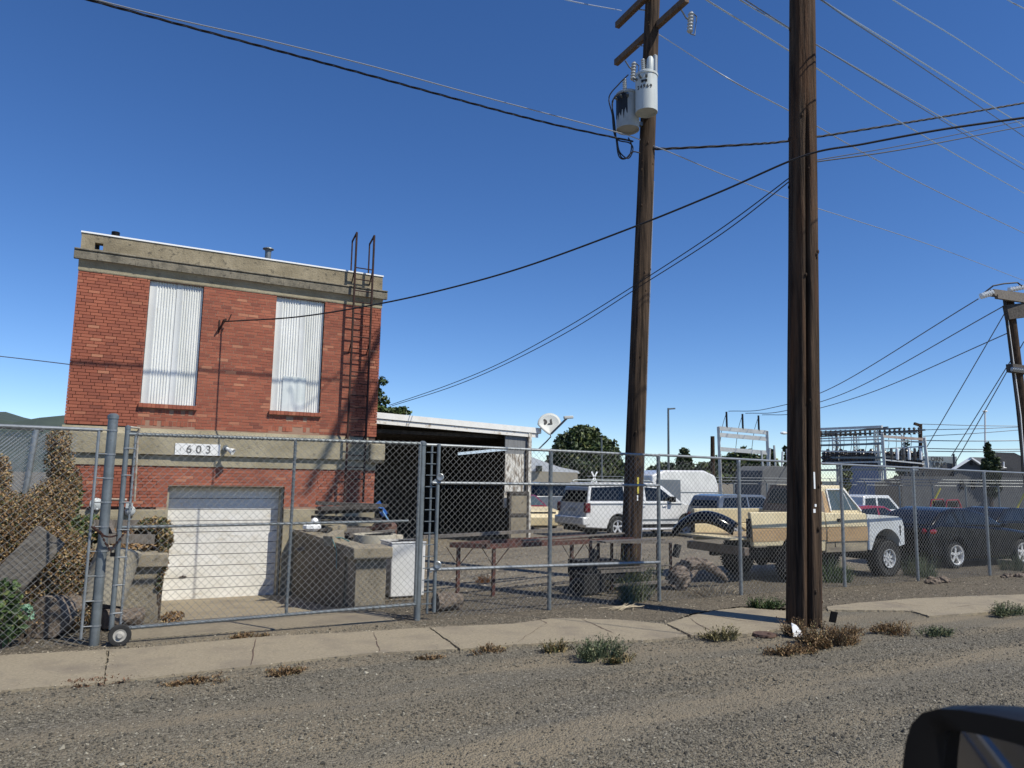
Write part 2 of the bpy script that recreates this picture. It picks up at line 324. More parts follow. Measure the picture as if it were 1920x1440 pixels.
def crack(px, lab):
    q = M(); P = []
    for (x, y) in px: P.append(G(x, y, 0.0))
    F_ = []
    for a, b in zip(P, P[1:]):
        for i in range(6): F_.append(a.lerp(b, i/6)+Vector((random.uniform(-.012,.012), random.uniform(-.012,.012), 0)))
    F_.append(P[-1]); n_ = len(F_)
    for i, p in enumerate(F_):
        w_ = random.uniform(0.004, 0.013)*(0.4+min(i, n_-1-i)/n_*1.5); q.v += [(p.x-w_, p.y-w_*0.4, 0.0325), (p.x+w_, p.y+w_*0.4, 0.0325)]
    for i in range(n_-1): q.f.append((2*i, 2*i+2, 2*i+3, 2*i+1))
    o = raw('pavement_crack', q.v, q.f, mortd); tag(o, kind='structure')
for c_ in ([(1085,1163),(1060,1170),(1012,1180),(988,1195),(968,1211)], [(1090,1164),(1125,1180),(1152,1192)], [(1742,1154),(1795,1141),(1835,1136),(1858,1128)], [(1660,1130),(1700,1137),(1740,1140)],
    [(1010,1165),(1025,1172),(1012,1180)], [(1330,1156),(1380,1166),(1440,1172)], [(700,1190),(712,1226)], [(480,1200),(470,1252)], [(1290,1160),(1310,1175),(1345,1192)]): crack(c_, '')
ap = M().slab([Vector((0.42,11.28,0)),Vector((2.1,11.25,0)),Vector((4.05,11.2,0)),Vector((4.1,11.95,0)),Vector((3.72,12.02,0)),Vector((0.84,12.02,0)),Vector((0.42,12.0,0))], -0.1, 0.012)
ap.add([(hx0,12.0,0.012),(hx1,12.0,0.012),(hx1,14.6,-0.26),(hx0,14.6,-0.26)], [(0,1,2,3)])
ap.add([(hx0,14.6,-0.26),(hx1,14.6,-0.26),(hx1,18.0,-0.5),(hx0,18.0,-0.5)], [(0,1,2,3)])
tag(ap.build('driveway', walk), kind='structure')
# hills far left
hl = M()
def hz(x): return 64+14*sin(x*0.004+1)+7*sin(x*0.017)+3*sin(x*0.07)+1.5*sin(x*0.19)
n = 160
for i in range(n+1):
    x = -1500+4200*i/n; h_ = hz(x)*(1.0 if x < 300 else max(0.12, 1-(x-300)/500))
    hl.v += [(x, 900, -5), (x, 1100, h_), (x, 1500, h_*1.4 if x < 0 else h_*0.8)]
for i in range(n):
    a = i*3; hl.f += [(a, a+3, a+4, a+1), (a+1, a+4, a+5, a+2)]
raw('hills', hl.v, hl.f, hillm); tag(bpy.data.objects['hills'], kind='structure')

# ================================================================== BRICK BUILDING
FY = 17.2; X0, X1 = -0.87, 5.55
bld = empty('brick_building', (2.34, FY, 0), 'small two-storey red brick building with two white shuttered windows and a white garage door', 'building')
WL, WR = (0.45, 1.52), (3.065, 4.175); WZ0, WZ1 = 3.62, 6.24
DX0, DX1, DZ0, DZ1 = 1.10, 3.48, -0.5, 1.92
def minus(rect, holes):
    xs = sorted({rect[0], rect[2]} | {v for h in holes for v in (h[0], h[2]) if rect[0] < v < rect[2]})
    zs = sorted({rect[1], rect[3]} | {v for h in holes for v in (h[1], h[3]) if rect[1] < v < rect[3]})
    out = []
    for a, b in zip(xs, xs[1:]):
        for c, d in zip(zs, zs[1:]):
            mx, mz = (a+b)/2, (c+d)/2
            if not any(h[0] < mx < h[2] and h[1] < mz < h[3] for h in holes): out.append((a, c, b, d))
    return out
holes = [(WL[0], WZ0, WL[1], WZ1), (WR[0], WZ0, WR[1], WZ1), (DX0, -2, DX1, DZ1)]
core = M()
for a, c, b, d in minus((X0+0.02, -1.0, X1-0.02, 6.6), holes): core.box(a, FY+0.03, c, b, FY+0.62, d)
core.box(X0+0.02, FY+0.9, -1, X1-0.02, FY+8, 6.6)
core.box(X0+0.02, FY+0.62, -1, X0+0.3, FY+0.9, 6.6); core.box(X1-0.3, FY+0.62, -1, X1-0.02, FY+0.9, 6.6)
core.box(X0+0.3, FY+0.62, 6.3, X1-0.3, FY+0.9, 6.6)
core.build('wall_core', mortd, bld)
# flush light mortar over the middle of the wall, raked joints near the corners with shade put into the colour
mm = M()
for a, c, b, d in minus((0.42, 3.1, 5.0, 6.26), holes): mm.box(a, FY+0.0045, c, b, FY+0.03, d)
for a, c, b, d in minus((0.9, 1.43, 4.2, 2.32), holes): mm.box(a, FY+0.006, c, b, FY+0.03, d)
mm.build('mortar_joints', mort, bld)
bm_ = M(); RH = 0.0655; BL = 0.213
def put_brick(x0, x1, z0, z1, jit=0.002):
    if x1-x0 < 0.02: return
    j = random.uniform(-jit, jit); bm_.box(x0, FY+j, z0, x1, FY+0.04, z1)
def course(z, x0, x1, off, cuts):
    x = x0-off
    while x < x1:
        a, b = max(x, x0), min(x+BL-0.009, x1)
        segs = [(a, b)]
        for c0, c1 in cuts:
            ns = []
            for s, e in segs:
                if e <= c0 or s >= c1: ns.append((s, e))
                else:
                    if s < c0: ns.append((s, c0))
                    if e > c1: ns.append((c1, e))
            segs = ns
        for s, e in segs: put_brick(s, e, z+0.0045, z+RH-0.0045, 0.004 if s < 0.4 else 0.0015)
        x += BL
def field(z0, z1):
    r = 0; z = z1-RH
    while z > z0-0.01:
        cuts = []
        for h in holes:
            if h[1] < z+RH*0.5 < h[3]: cuts.append((h[0], h[2]))
        for W in (WL, WR):
            if 3.13 < z+RH*0.5 < 3.62: cuts.append((W[0]-0.02, W[1]+0.02))
        course(z, X0, X1, (r % 2)*BL/2+0.03*(r % 3), cuts); z -= RH; r += 1
field(3.1, 6.27); field(1.43, 2.33)
for W in (WL, WR):                                   # spandrels of upright bricks under the windows
    z = 3.51
    for kind, hh in (('s', 0.11), ('c', 0.0655), ('c', 0.0655), ('s', 0.11)):
        if kind == 's':
            nb = 15; wd = (W[1]-W[0]+0.04)/nb
            for i in range(nb): put_brick(W[0]-0.02+i*wd+0.004, W[0]-0.02+(i+1)*wd-0.004, z-hh+0.004, z-0.004, 0.006)
        else:
            x = W[0]-0.02-(0.1 if z < 3.4 else 0)
            while x < W[1]+0.02:
                put_brick(max(x, W[0]-0.02), min(x+BL-0.009, W[1]+0.02), z-hh+0.004, z-0.004, 0.004); x += BL
        z -= hh
wb = bm_.build('brick_wall', brick, bld)
for W in (WL, WR):
    s = M(); nb = 14; wd = (W[1]-W[0]+0.06)/nb
    for i in range(nb):
        x = W[0]-0.03+i*wd; zz = random.uniform(-0.004, 0.004); s.box(x+0.003, FY-0.07, 3.53+zz, x+wd-0.003, FY+0.1, 3.615+zz)
    s.box(W[0]-0.03, FY-0.06, 3.535, W[1]+0.03, FY+0.05, 3.608)
    s.build('window_sill', brick, bld)
def corr(m, x0, x1, z0, z1, y, flat0, n, amp=0.011):
    """vertical corrugated sheet"""
    xs = [(x0, 0), (x0+flat0, 0)]; p = (x1-x0-flat0-0.02)/n
    for i in range(n):
        for k, a in ((0.2, -1), (0.45, -1), (0.7, 1), (0.95, 1)): xs.append((x0+flat0+(i+k)*p, a))
    xs += [(x1, 0)]
    b0 = len(m.v)
    for x, a in xs: m.v += [(x, y+a*amp, z0), (x, y+a*amp, z1+0.0)]
    for i in range(len(xs)-1): m.f.append((b0+2*i, b0+2*i+2, b0+2*i+3, b0+2*i+1))
for W in (WL, WR):
    c = M(); mid = (W[0]+W[1])/2
    corr(c, W[0]+0.012, mid-0.004, WZ0, WZ1, FY+0.075, 0.12, 7); corr(c, mid+0.004, W[1]-0.012, WZ0, WZ1, FY+0.073, 0.1, 8)
    c.box(W[0]+0.002, FY+0.1, WZ0, W[1]-0.002, FY+0.16, WZ1)
    sh = c.build('shutter_panel', whitep, bld, smooth=True, angle=50)
    rv = M()
    for zz in (3.9, 4.45, 5.0, 5.55, 6.02):
        for xx in (W[0]+0.06, W[0]+0.27, mid-0.03, mid+0.05, W[1]-0.2): rv.lathe([(0, -0.006), (0.008, -0.003), (0.008, 0)], (xx, FY+0.06, zz), (0,1,0), 6)
pt = M(); pp = [PY(530, 697, FY), PY(577, 700, FY)]
corr(pt, 3.32, 3.83, 3.625, 4.42, FY+0.05, 0.13, 2, 0.006); pt.box(3.32, FY+0.057, 3.625, 3.83, FY+0.061, 4.42)
tag(pt.build('patch_sheet', mat('translucent_grey_sheet', (0.56,0.61,0.6), (0.66,0.7,0.69), 3, 0.5), bld), 'small greyish patch sheet over the lower shutter')
# concrete bands, cornice, parapet
def prof_x(m, pts, x0, x1):
    """profile (y,z) extruded along x"""
    n_ = len(pts); b0 = len(m.v)
    for x in (x0, x1): m.v += [(x, p[0], p[1]) for p in pts]
    m.f += [tuple(b0+i for i in range(n_)), tuple(b0+n_+i for i in range(n_-1, -1, -1))]+[(b0+i, b0+(i+1) % n_, b0+n_+(i+1) % n_, b0+n_+i) for i in range(n_)]
b = M(); prof_x(b, [(FY+0.02,3.1),(FY-0.02,3.1),(FY-0.03,3.06),(FY-0.08,3.0),(FY-0.1,2.97),(FY-0.1,2.56),(FY+0.02,2.56)], X0-0.03, X1-0.2)
prof_x(b, [(FY+0.02,2.56),(FY-0.025,2.555),(FY-0.025,2.325),(FY+0.02,2.325)], X0-0.01, X1+0.01)
b.build('concrete_band', concb, bld, bevel=0.006)
b = M(); prof_x(b, [(FY+0.02,3.0),(FY-0.16,3.0),(FY-0.22,2.93),(FY-0.22,2.58),(FY-0.15,2.5),(FY+0.02,2.5)], X1-0.2, X1+0.16)
b.build('corner_block', concb, bld, bevel=0.012)
b = M()
for a, c, d, e in minus((X0-0.02, -1, X1+0.02, 1.43), [(DX0, -2, DX1, 2)]): M().box(a, FY-0.05, c, d, FY+0.4, e).build('foundation', concb, bld, bevel=0.01)
b = M(); prof_x(b, [(FY+0.03,6.27),(FY-0.015,6.27),(FY-0.015,6.33),(FY-0.03,6.38),(FY-0.06,6.44),(FY-0.1,6.49),(FY+0.03,6.49)], X0-0.01, X1+0.01)
prof_x(b, [(FY+0.03,6.26),(FY-0.01,6.255),(FY-0.01,6.34),(FY+0.03,6.34)], X0+0.002, X1-0.002)
b.build('frieze', concb, bld)
b = M()
xs = [X0-0.1]+[X0+0.4+i*0.53+random.uniform(-.1,.1) for i in range(11)]+[X1+0.1]
for a, c in zip(xs, xs[1:]):
    dz = random.uniform(-0.006, 0.006); prof_x(b, [(FY+0.03,6.49),(FY-0.12,6.475+dz),(FY-0.125,6.62),(FY-0.11,6.64),(FY-0.11,6.655),(FY-0.145,6.66),(FY-0.14,6.69+dz),(FY+0.03,6.72)], a, c)
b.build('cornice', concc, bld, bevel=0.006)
b = M(); vent = (-0.62, 6.74, -0.47, 6.88)
for a, c, d, e in minus((X0-0.0, 6.65, X1, 7.05), [vent]): b.box(a, FY, c, d, FY+0.2, e)
b.box(X0, FY+0.2, 6.6, X0+0.2, FY+8, 7.05); b.box(X1-0.2, FY+0.2, 6.6, X1, FY+8, 7.05)
b.build('parapet', concp, bld)
M().box(vent[0], FY+0.22, vent[1]-.02, vent[2]-0.07, FY+0.25, vent[3]+.02).build('scupper_flap', woodd, bld)
M().box(X0-0.015, FY-0.02, 7.052, X1+0.015, FY+0.24, 7.085).build('parapet_flashing', flash, bld)
v1 = M(); p = PY(217, 437, FY+2.5); v1.tube([(p.x, p.y, 6.6), (p.x, p.y, p.z+0.02)], 0.09, 14); v1.build('vent_pipe', plastic, bld)
v2 = M(); p = PY(503, 470, FY+1.5); v2.tube([(p.x, p.y, 6.6), (p.x, p.y, p.z)], 0.075, 14)
vp = v2.build('vent_pipe', galvp, bld)
M().lathe([(0.0, 0.03), (0.05, 0.03), (0.13, 0.0), (0.135, -0.02), (0.09, -0.04), (0.07, -0.09)], (p.x, p.y, p.z+0.05), (0,0,1), 16).build('vent_cap', galvp, vp)
# garage door
gd = M(); DY = FY+0.34; nsl = 10; hh = (DZ1-0.03-DZ0)/nsl
for i in range(nsl):
    z = DZ0+i*hh; gd.box(DX0+0.03, DY, z+0.007, DX1-0.03, DY+0.04, z+hh-0.007)
    for k in (1, 2): gd.box(DX0+0.03, DY-0.004, z+hh*k/3-0.003, DX1-0.03, DY, z+hh*k/3+0.003)
gd.box(DX0, DY+0.02, DZ0, DX1, DY+0.05, DZ1)
gdo = gd.build('garage_door', doorw, bld)
t = M()
for i in range(nsl): t.box(DX0+0.03, DY+0.012, DZ0+i*hh-0.006, DX1-0.03, DY+0.0195, DZ0+i*hh+0.006)
t.build('panel_gap', plastic, gdo)
h_ = M(); q = PY(343, 1081, DY); h_.box(q.x-0.07, DY-0.025, q.z-0.008, q.x+0.07, DY-0.012, q.z+0.008); h_.box(q.x-0.012, DY-0.02, q.z-0.03, q.x+0.012, DY, q.z+0.03)
q = PY(340, 1127, DY); h_.build('door_handle', rust, gdo); M().box(q.x-0.05, DY-0.02, q.z-0.01, q.x+0.05, DY, q.z+0.01).build('lift_handle', rust, gdo)
fr = M(); fr.box(DX1-0.05, FY+0.1, DZ0, DX1, DY-0.002, DZ1-0.05); fr.box(DX0, FY+0.1, DZ0, DX0+0.04, DY-0.002, DZ1-0.05); fr.box(DX0, FY+0.12, DZ1-0.05, DX1, DY-0.002, DZ1)
fr.build('door_frame', mat('beige_frame_paint', (0.3,0.27,0.2), (0.4,0.36,0.27), 3, 0.8), bld)
M().box(DX0-0.0, FY+0.03, DZ0-0.05, DX1, DY-0.002, DZ0-0.002).build('door_threshold', walk, bld)
# house number plate
def text(s, size, m, name, origin, ux, uz, parent=None, ext=0.003, stencil=False, align='CENTER', local=False):
    c = bpy.data.curves.new(name, 'FONT'); c.body = s; c.size = size; c.extrude = ext; c.align_x = align; c.align_y = 'CENTER'; c.offset = 0.012*size
    tmp = bpy.data.objects.new('t', c); COL.objects.link(tmp); dg = bpy.context.evaluated_depsgraph_get(); dg.update()
    me = bpy.data.meshes.new_from_object(tmp.evaluated_get(dg)); bpy.data.objects.remove(tmp)
    ux = Vector(ux).normalized(); uz = Vector(uz).normalized(); O = Vector(origin); nrm = ux.cross(uz)
    for v in me.vertices: v.co = O+ux*v.co.x+uz*v.co.y+nrm*v.co.z
    me.materials.clear(); me.materials.append(m); me.name = name
    o = bpy.data.objects.new(name, me); COL.objects.link(o)
    if parent:
        if not local: o.location = -wl(parent)
        o.parent = parent
    return o
sg = M().box(1.17, FY-0.12, 2.57, 2.06, FY-0.105, 2.81).build('number_plate', mat('white_enamel', (0.75,0.75,0.72), (0.82,0.82,0.8), 5, 0.5), bld)
for i, ch in enumerate('603'): text(ch, 0.235, inkg, 'number_lettering', (1.44+i*0.19, FY-0.123, 2.685), (1,0,0), (0,0,1), sg)
M().box(1.27, FY-0.124, 2.65, 1.278, FY-0.122, 2.72).build('faded_mark', inkg, sg)
# flood light
fl = M(); fl.lathe([(0, 0), (0.06, 0), (0.06, -0.03), (0, -0.03)], (2.16, FY-0.13, 2.74), (0,1,0), 14); fl.tube([(2.16, FY-0.15, 2.74), (2.2, FY-0.25, 2.70)], 0.03, 8)
flo = fl.build('flood_light_base', galvp, bld)
fh = M(); fh.lathe([(0.0, 0), (0.035, 0), (0.045, 0.08), (0.075, 0.17), (0.07, 0.175), (0.0, 0.15)], (2.17, FY-0.24, 2.73), (0.75, -0.55, -0.45), 16)
fh.build('flood_light_head', whitep, flo, smooth=True)
# cable anchor and cable down the wall
ca = M(); a = Vector((1.93, FY, 5.5)); ca.bar(a+Vector((0,-0.22,0.0)), a+Vector((0.08,0,0.08)), 0.03, 0.03); ca.bar(a+Vector((0,-0.22,0)), a+Vector((-0.05,0,-0.22)), 0.02, 0.02)
ca.bar(a+Vector((-0.05,-0.01,-0.24)), a+Vector((-0.05,-0.01,0.04)), 0.03, 0.015); ca.bar(a+Vector((0.1,-0.18,-0.02)), a+Vector((0.16,-0.2,0.16)), 0.02, 0.02)
ca.build('cable_bracket', rust, bld)
# gas meter, regulator and pipes
mp_ = M(); A = lambda x, y, o=0.12: PY(x, y, FY-o)
mp_.tube([A(262,803,.05), A(262,803), A(258,830), A(252,940)], 0.022, 8); mp_.tube([A(262,803), A(239,800)], 0.022, 8); mp_.tube([A(205,936), A(238,937)], 0.024, 8)
mp_.build('gas_pipe', mat('old_white_pipe', (0.42,0.4,0.34), (0.25,0.18,0.12), 9, 0.7), bld)
q = A(242, 958); gm = M().sphere(q+Vector((0.02,0,0)), 0.11, 12, 8, (0.9,0.7,1.0)); gm.box(q.x-0.07, q.y-0.1, q.z+0.06, q.x+0.06, q.y+0.02, q.z+0.16)
gm.build('gas_meter', mat('meter_grey', (0.42,0.45,0.45), rough=0.5), bld, smooth=True)
q = A(180, 945); gm = M().lathe([(0, -0.05), (0.09, -0.05), (0.12, -0.01), (0.12, 0.02), (0.06, 0.06), (0, 0.06)], q, (0.3,-1,0.1), 16); gm.sphere(q+Vector((0.02,-0.03,-0.1)), 0.03)
gm.build('gas_regulator', MT['meter_grey'], bld, smooth=True)
M().tube([A(175,950), A(168,985,.03)], 0.02, 6).build('vent_tube', galv, bld)
# roof ladder
lad = None
ld = M(); LX0, LX1, LY = 4.72, 5.06, FY-0.24
def LP(x, y): return PY(x, y, LY)
a0 = LP(650, 830); a1 = LP(667, 505); b0 = LP(684, 832); b1 = LP(700, 515)
zt = (a1.z+b1.z)/2+0.12; xl, xr = (a0.x+a1.x)/2, (b0.x+b1.x)/2
ladr = M(); ladr.bar((xl, LY, 1.6), (xl, LY, 7.98), 0.038, 0.05); ladr.bar((xr, LY, 1.6), (xr, LY, 7.98), 0.038, 0.05)
for x in (xl, xr):
    ladr.bar((x, LY, 7.98), (x, LY+0.36, 7.86), 0.028, 0.04); ladr.bar((x, LY+0.36, 7.88), (x, LY+0.36, 7.0), 0.028, 0.035); ladr.bar((x, LY, 7.15), (x, FY+0.0, 6.8), 0.02, 0.035)
    for z in (5.4, 3.2): ladr.bar((x, LY, z), (x, FY, z-0.32 if z > 5 else z-.2), 0.018, 0.03)
ladr.build('ladder_rail', rust, bld)
for i in range(19):
    z = 7.12-i*0.278
    M().tube([(xl, LY, z), (xr, LY, z)], 0.014, 6).build('ladder_rung', rust, bld)
# retaining walls with piers
def rwall(name, label, x0, x1, yp, capz, xin, side):
    r = empty(name, ((x0+x1)/2, yp, 0), label, 'retaining wall')
    M().box(x0+0.03, yp+0.03, -0.2, x1-0.03, yp+0.55, capz-0.2).build('pier', conc, r, bevel=0.015)
    M().box(x0-0.04, yp-0.05, capz-0.2, x1+0.05, yp+0.62, capz).build('pier_cap', conc, r, bevel=0.02)
    wx0, wx1 = (xin, xin+0.3) if side > 0 else (xin-0.3, xin)
    M().box(wx0, yp+0.55, -0.7, wx1, FY-0.06, capz-0.1).build('wall', mat('stained_concrete', (0.19,0.165,0.12), (0.12,0.1,0.07), 3, 0.95, bump=0.01) if 'stained_concrete' not in MT else MT['stained_concrete'], r)
    M().box(wx0-0.02, yp+0.62, capz-0.1, wx1+0.06, FY-0.06, capz-0.002).build('wall_cap', conc, r, bevel=0.01)
    return r
cz = PY(661, 1028, 12.44).z
rwall('retaining_wall', 'concrete retaining wall with a square capped pier to the right of the garage driveway', 3.73, 4.33, 12.44, 1.0, 3.72, 1)
rwall('retaining_wall', 'concrete retaining wall with a square capped pier to the left of the garage driveway', 0.27, 0.82, 12.44, 1.0, 0.86, -1)

# ================================================================== CHAIN LINK FENCE
FZ = 11.05
def link_mesh(m, x0, x1, z0, z1, Y, Dm=0.103, r=0.0029, tips=True):
    h = Dm/2; nx_ = int((x1-x0)/h); nz_ = int((z1-z0)/h)
    for i in range(nx_):
        xa = x0+i*h; pts = []
        for k in range(nz_+1):
            s = (k+i) % 2; pts.append((xa+(h if s else 0)+random.uniform(-.002,.002), Y+(0.0035 if s else -0.0035), z0+k*h))
        b0 = len(m.v)
        for (x, y, z) in pts: m.v += [(x-r, y-r*0.7, z), (x+r, y-r*0.7, z), (x, y+r, z)]
        for k in range(nz_):
            for e in range(3):
                e2 = (e+1) % 3; m.f.append((b0+k*3+e, b0+k*3+e2, b0+k*3+3+e2, b0+k*3+3+e))
def link_mesh_y(m, X, y0, y1, z0, z1, Dm=0.07, r=0.003):
    h = Dm/2
    for i in range(int((y1-y0)/h)):
        b0 = len(m.v); nz_ = int((z1-z0)/h)
        for k in range(nz_+1):
            s = (k+i) % 2; x, y, z = X, y0+i*h+(h if s else 0), z0+k*h; m.v += [(x, y-r, z), (x-r, y+r, z), (x+r, y+r, z)]
        for k in range(nz_):
            for e in range(3):
                e2 = (e+1) % 3; m.f.append((b0+k*3+e, b0+k*3+e2, b0+k*3+3+e2, b0+k*3+3+e))
def spiral(m, p0, p1, R, pitch=0.103, r=0.003):
    p0, p1 = Vector(p0), Vector(p1); L = (p1-p0).length; u, v = basis(p1-p0); n_ = int(L/pitch*6)
    m.tube([p0.lerp(p1, i/n_)+u*(R*cos(2*pi*i/6))+v*(R*sin(2*pi*i/6)) for i in range(n_+1)], r, 3, cap=False)
def post(par, x, z0, z1, r=0.035, Y=None, m=None, top=(0, 0), dome=True, name='post'):
    Y = FZ+0.05 if Y is None else Y; q = M(); q.tube([(x, Y, z0), (x+top[0], Y+top[1], z1)], r, 14)
    if dome: q.lathe([(0, 0.03), (r*0.6, 0.025), (r*1.12, 0.0), (r*1.12, -0.045), (r, -0.045)], (x+top[0], Y+top[1], z1), (0,0,1), 14)
    o = q.build(name, m or galvp, par, smooth=True, angle=40); return o
# left fence
fl_ = empty('chain_link_fence', (-3, FZ, 0), 'chain-link fence section left of the tall gate post, in front of the ivy', 'fence')
q = M(); q.tube([(-9, FZ+0.03, 2.73), (-0.12, FZ+0.03, 2.73)], 0.026, 10); q.build('top_rail', galv, fl_, smooth=True)
q = M(); link_mesh(q, -5, -0.1, 0.04, 2.75, FZ); raw('wire_mesh', q.v, q.f, wirem, fl_)
tb = M(); tb.tube([(-0.16, FZ, 0.1), (-0.16, FZ, 2.72)], 0.018, 8)
for i in range(9):
    z = 0.25+i*0.31; tb.lathe([(0.066, -0.012), (0.066, 0.012)], (-0.01, FZ+0.05, z), (0,0,1), 14); tb.tube([(-0.16, FZ, z), (-0.05, FZ, z)], 0.008, 4)
tb.build('tension_bar', galv, fl_)
post(fl_, -3.2, 0, 2.72); post(fl_, -0.01, 0, 2.93, 0.06, name='gate_post')
# side fence going back, with dense mesh
fs = empty('chain_link_fence', (-3.6, 15, 0), 'densely slatted side fence running back behind the ivy at the far left', 'fence')
q = M(); a = PY(68, 806, 13.6); bb = PY(40, 935, 13.6)
q.tube([bb+Vector((-0.02,0,-0.9)), a], 0.045, 12); q.build('post', galv, fs, smooth=True)
q = M(); q.tube([PY(-60, 795, 13.6), PY(82, 806, 13.6)], 0.03, 8); q.build('top_rail', galv, fs, smooth=True)
q = M(); b1_ = PY(95, 806, 13.7); link_mesh(q, -3.5, b1_.x, 0.3, a.z-0.02, 13.66, 0.06, 0.004); raw('wire_mesh', q.v, q.f, galv, fs); q = M(); link_mesh(q, -3.5, b1_.x+.3, 0.3, a.z+0.1, 16.5, 0.07, 0.005); raw('wire_mesh', q.v, q.f, galv, fs)
# rolling gate
gt = empty('rolling_gate', (2.2, FZ-0.06, 0), 'long chain-link rolling gate with a small wheel across the garage driveway', 'gate')
GY = FZ-0.02
fr = M(); zt = 2.70
fr.tube([(0.17, GY, 0.2), (0.17, GY, 2.78)], 0.032, 12); fr.tube([(0.17, GY, 2.69), (4.28, GY, 2.72)], 0.024, 10); fr.tube([(0.17, GY, 0.2), (4.28, GY, 0.26)], 0.024, 10)
fr.tube([(0.17, GY, 1.48), (4.13, GY, 1.52)], 0.02, 10); fr.tube([(2.35, GY, 0.22), (2.35, GY, 2.7)], 0.022, 10); fr.tube([(4.28, GY, 0.25), (4.28, GY, 2.72)], 0.024, 10)
fr.lathe([(0, 0.02), (0.035, 0), (0.035, -0.04)], (0.17, GY, 2.79), (0,0,1), 12)
fr.build('gate_frame', galvp, gt, smooth=True)
q = M(); link_mesh(q, 0.27, 4.3, 0.22, 2.76, GY-0.03)
for z0, z1 in ((2.69, 2.72), (0.2, 0.26), (1.48, 1.52)): spiral(q, (0.2, GY, z0), (4.25, GY, z1), 0.034)
spiral(q, (2.35, GY, 0.22), (2.35, GY, 2.7), 0.032)
raw('wire_mesh', q.v, q.f, wirem, gt)
tb = M(); tb.tube([(0.27, GY-0.02, 0.24), (0.27, GY-0.02, 2.68)], 0.014, 8)
for i in range(7):
    z = 0.4+i*0.35; tb.tube([(0.17, GY-.03, z), (0.28, GY-.03, z)], 0.01, 4); tb.lathe([(0.036, -0.012), (0.036, 0.012)], (0.17, GY, z), (0,0,1), 12)
spiral(tb, (0.27, GY-0.02, 0.24), (0.27, GY-0.02, 2.68), 0.022, 0.1)
tb.build('tension_bar', galv, gt)
wq = G(222, 1207); wc = Vector((0.27, GY-0.09, 0.135))
wh = M().lathe([(0.075, -0.022), (0.1, -0.03), (0.128, -0.028), (0.135, -0.015), (0.135, 0.015), (0.128, 0.028), (0.1, 0.03), (0.075, 0.022)], wc, (0,1,0), 26).build('gate_wheel', black, gt, smooth=True)
M().lathe([(0.0, -0.05), (0.028, -0.05), (0.034, -0.03), (0.055, -0.018), (0.078, -0.024), (0.08, 0.02), (0, 0.02)], wc, (0,1,0), 22).build('wheel_hub', mat('grey_painted_hub', (0.3,0.29,0.26), (0.42,0.4,0.36), 12, 0.6), wh, smooth=True)
M().bar((0.2, GY, 0.2), (0.27, GY-0.06, 0.16), 0.04, 0.03).build('wheel_bracket', galvp, gt)
# chain and padlock
ch = M(); pts = []
for i in range(60):
    t = i/59; pts.append(Vector((-0.15+0.4*t, FZ-0.06+0.05*sin(t*9), 1.5-0.28*t*(1-t)*1.6-0.04*t)))
for i in range(0, 59, 1):
    a, b_ = pts[i], pts[i+1]; ch.bar(a, b_+(b_-a)*0.3, 0.022 if i % 2 else 0.008, 0.008 if i % 2 else 0.022)
for (p0, p1) in (((-0.13, 1.5), (-0.02, 1.4)), ((-0.05, 1.44), (0.04, 1.25)), ((0.25, 1.44), (0.1, 1.22)), ((0.04, 1.28), (0.09, 1.18))):
    a = Vector((p0[0], FZ-0.1, p0[1])); b_ = Vector((p1[0], FZ-0.1, p1[1])); n_ = max(3, int((b_-a).length/0.025))
    for i in range(n_): c1 = a.lerp(b_, i/n_); c2 = a.lerp(b_, (i+1.3)/n_); ch.bar(c1, c2, 0.024 if i % 2 else 0.009, 0.009 if i % 2 else 0.024)
cho = ch.build('gate_chain', rust); tag(cho, 'dark rusty chain looped between the tall post and the rolling gate', 'chain')
pl = M(); pl.box(0.085, FZ-0.125, 1.12, 0.145, FZ-0.09, 1.17); pl.tube([(0.095, FZ-0.107, 1.17), (0.095, FZ-0.107, 1.2), (0.115, FZ-0.107, 1.215), (0.135, FZ-0.107, 1.2), (0.135, FZ-0.107, 1.17)], 0.006, 6)
tag(pl.build('padlock', plastic), 'small dark padlock hanging from the gate chain', 'padlock')
# fixed middle fence with gate rollers
fm = empty('chain_link_fence', (6.7, FZ, 0), 'chain-link fence section with two middle rails and gate rollers, between gate post and second bay', 'fence')
post(fm, 4.35, 0, 2.74, 0.052, name='gate_post'); post(fm, 6.73, 0, 2.7, 0.036); post(fm, 9.1, 0, 2.68, 0.036)
q = M(); q.tube([(4.4, FZ+0.03, 2.71), (9.1, FZ+0.03, 2.68)], 0.024, 10); q.build('top_rail', galv, fm, smooth=True)
q = M(); q.tube([(4.5, FZ-0.03, 2.11), (9.05, FZ-0.03, 2.12)], 0.024, 10); q.build('track_rail', galv, fm, smooth=True)
q = M(); q.tube([(4.5, FZ-0.03, 0.77), (9.05, FZ-0.03, 0.72)], 0.026, 10); q.build('track_rail', galv, fm, smooth=True)
q = M(); q.tube([(4.5, FZ+0.02, 0.1), (4.5, FZ+0.02, 2.7)], 0.02, 8); q.tube([(4.6, FZ-.02, 0.12), (4.6, FZ-.02, 2.72)], 0.03, 10)
for i in range(14): z = 0.25+i*0.18; q.bar((4.4, FZ, z), (4.6, FZ, z), 0.02, 0.012)
q.build('roller_frame', galvp, fm)
for z in (2.2, 0.84):
    q = M(); q.lathe([(0, -0.02), (0.05, -0.03), (0.062, -0.02), (0.05, 0), (0.062, 0.02), (0.05, 0.03), (0, 0.02)], (4.62, FZ-0.06, z), (0.4,1,0), 18); q.bar((4.5, FZ-0.03, z-0.1), (4.66, FZ-0.05, z+0.02), 0.02, 0.05)
    q.build('gate_roller', galv, fm, smooth=True)
q = M(); link_mesh(q, 4.66, 9.1, 0.03, 2.74, FZ)
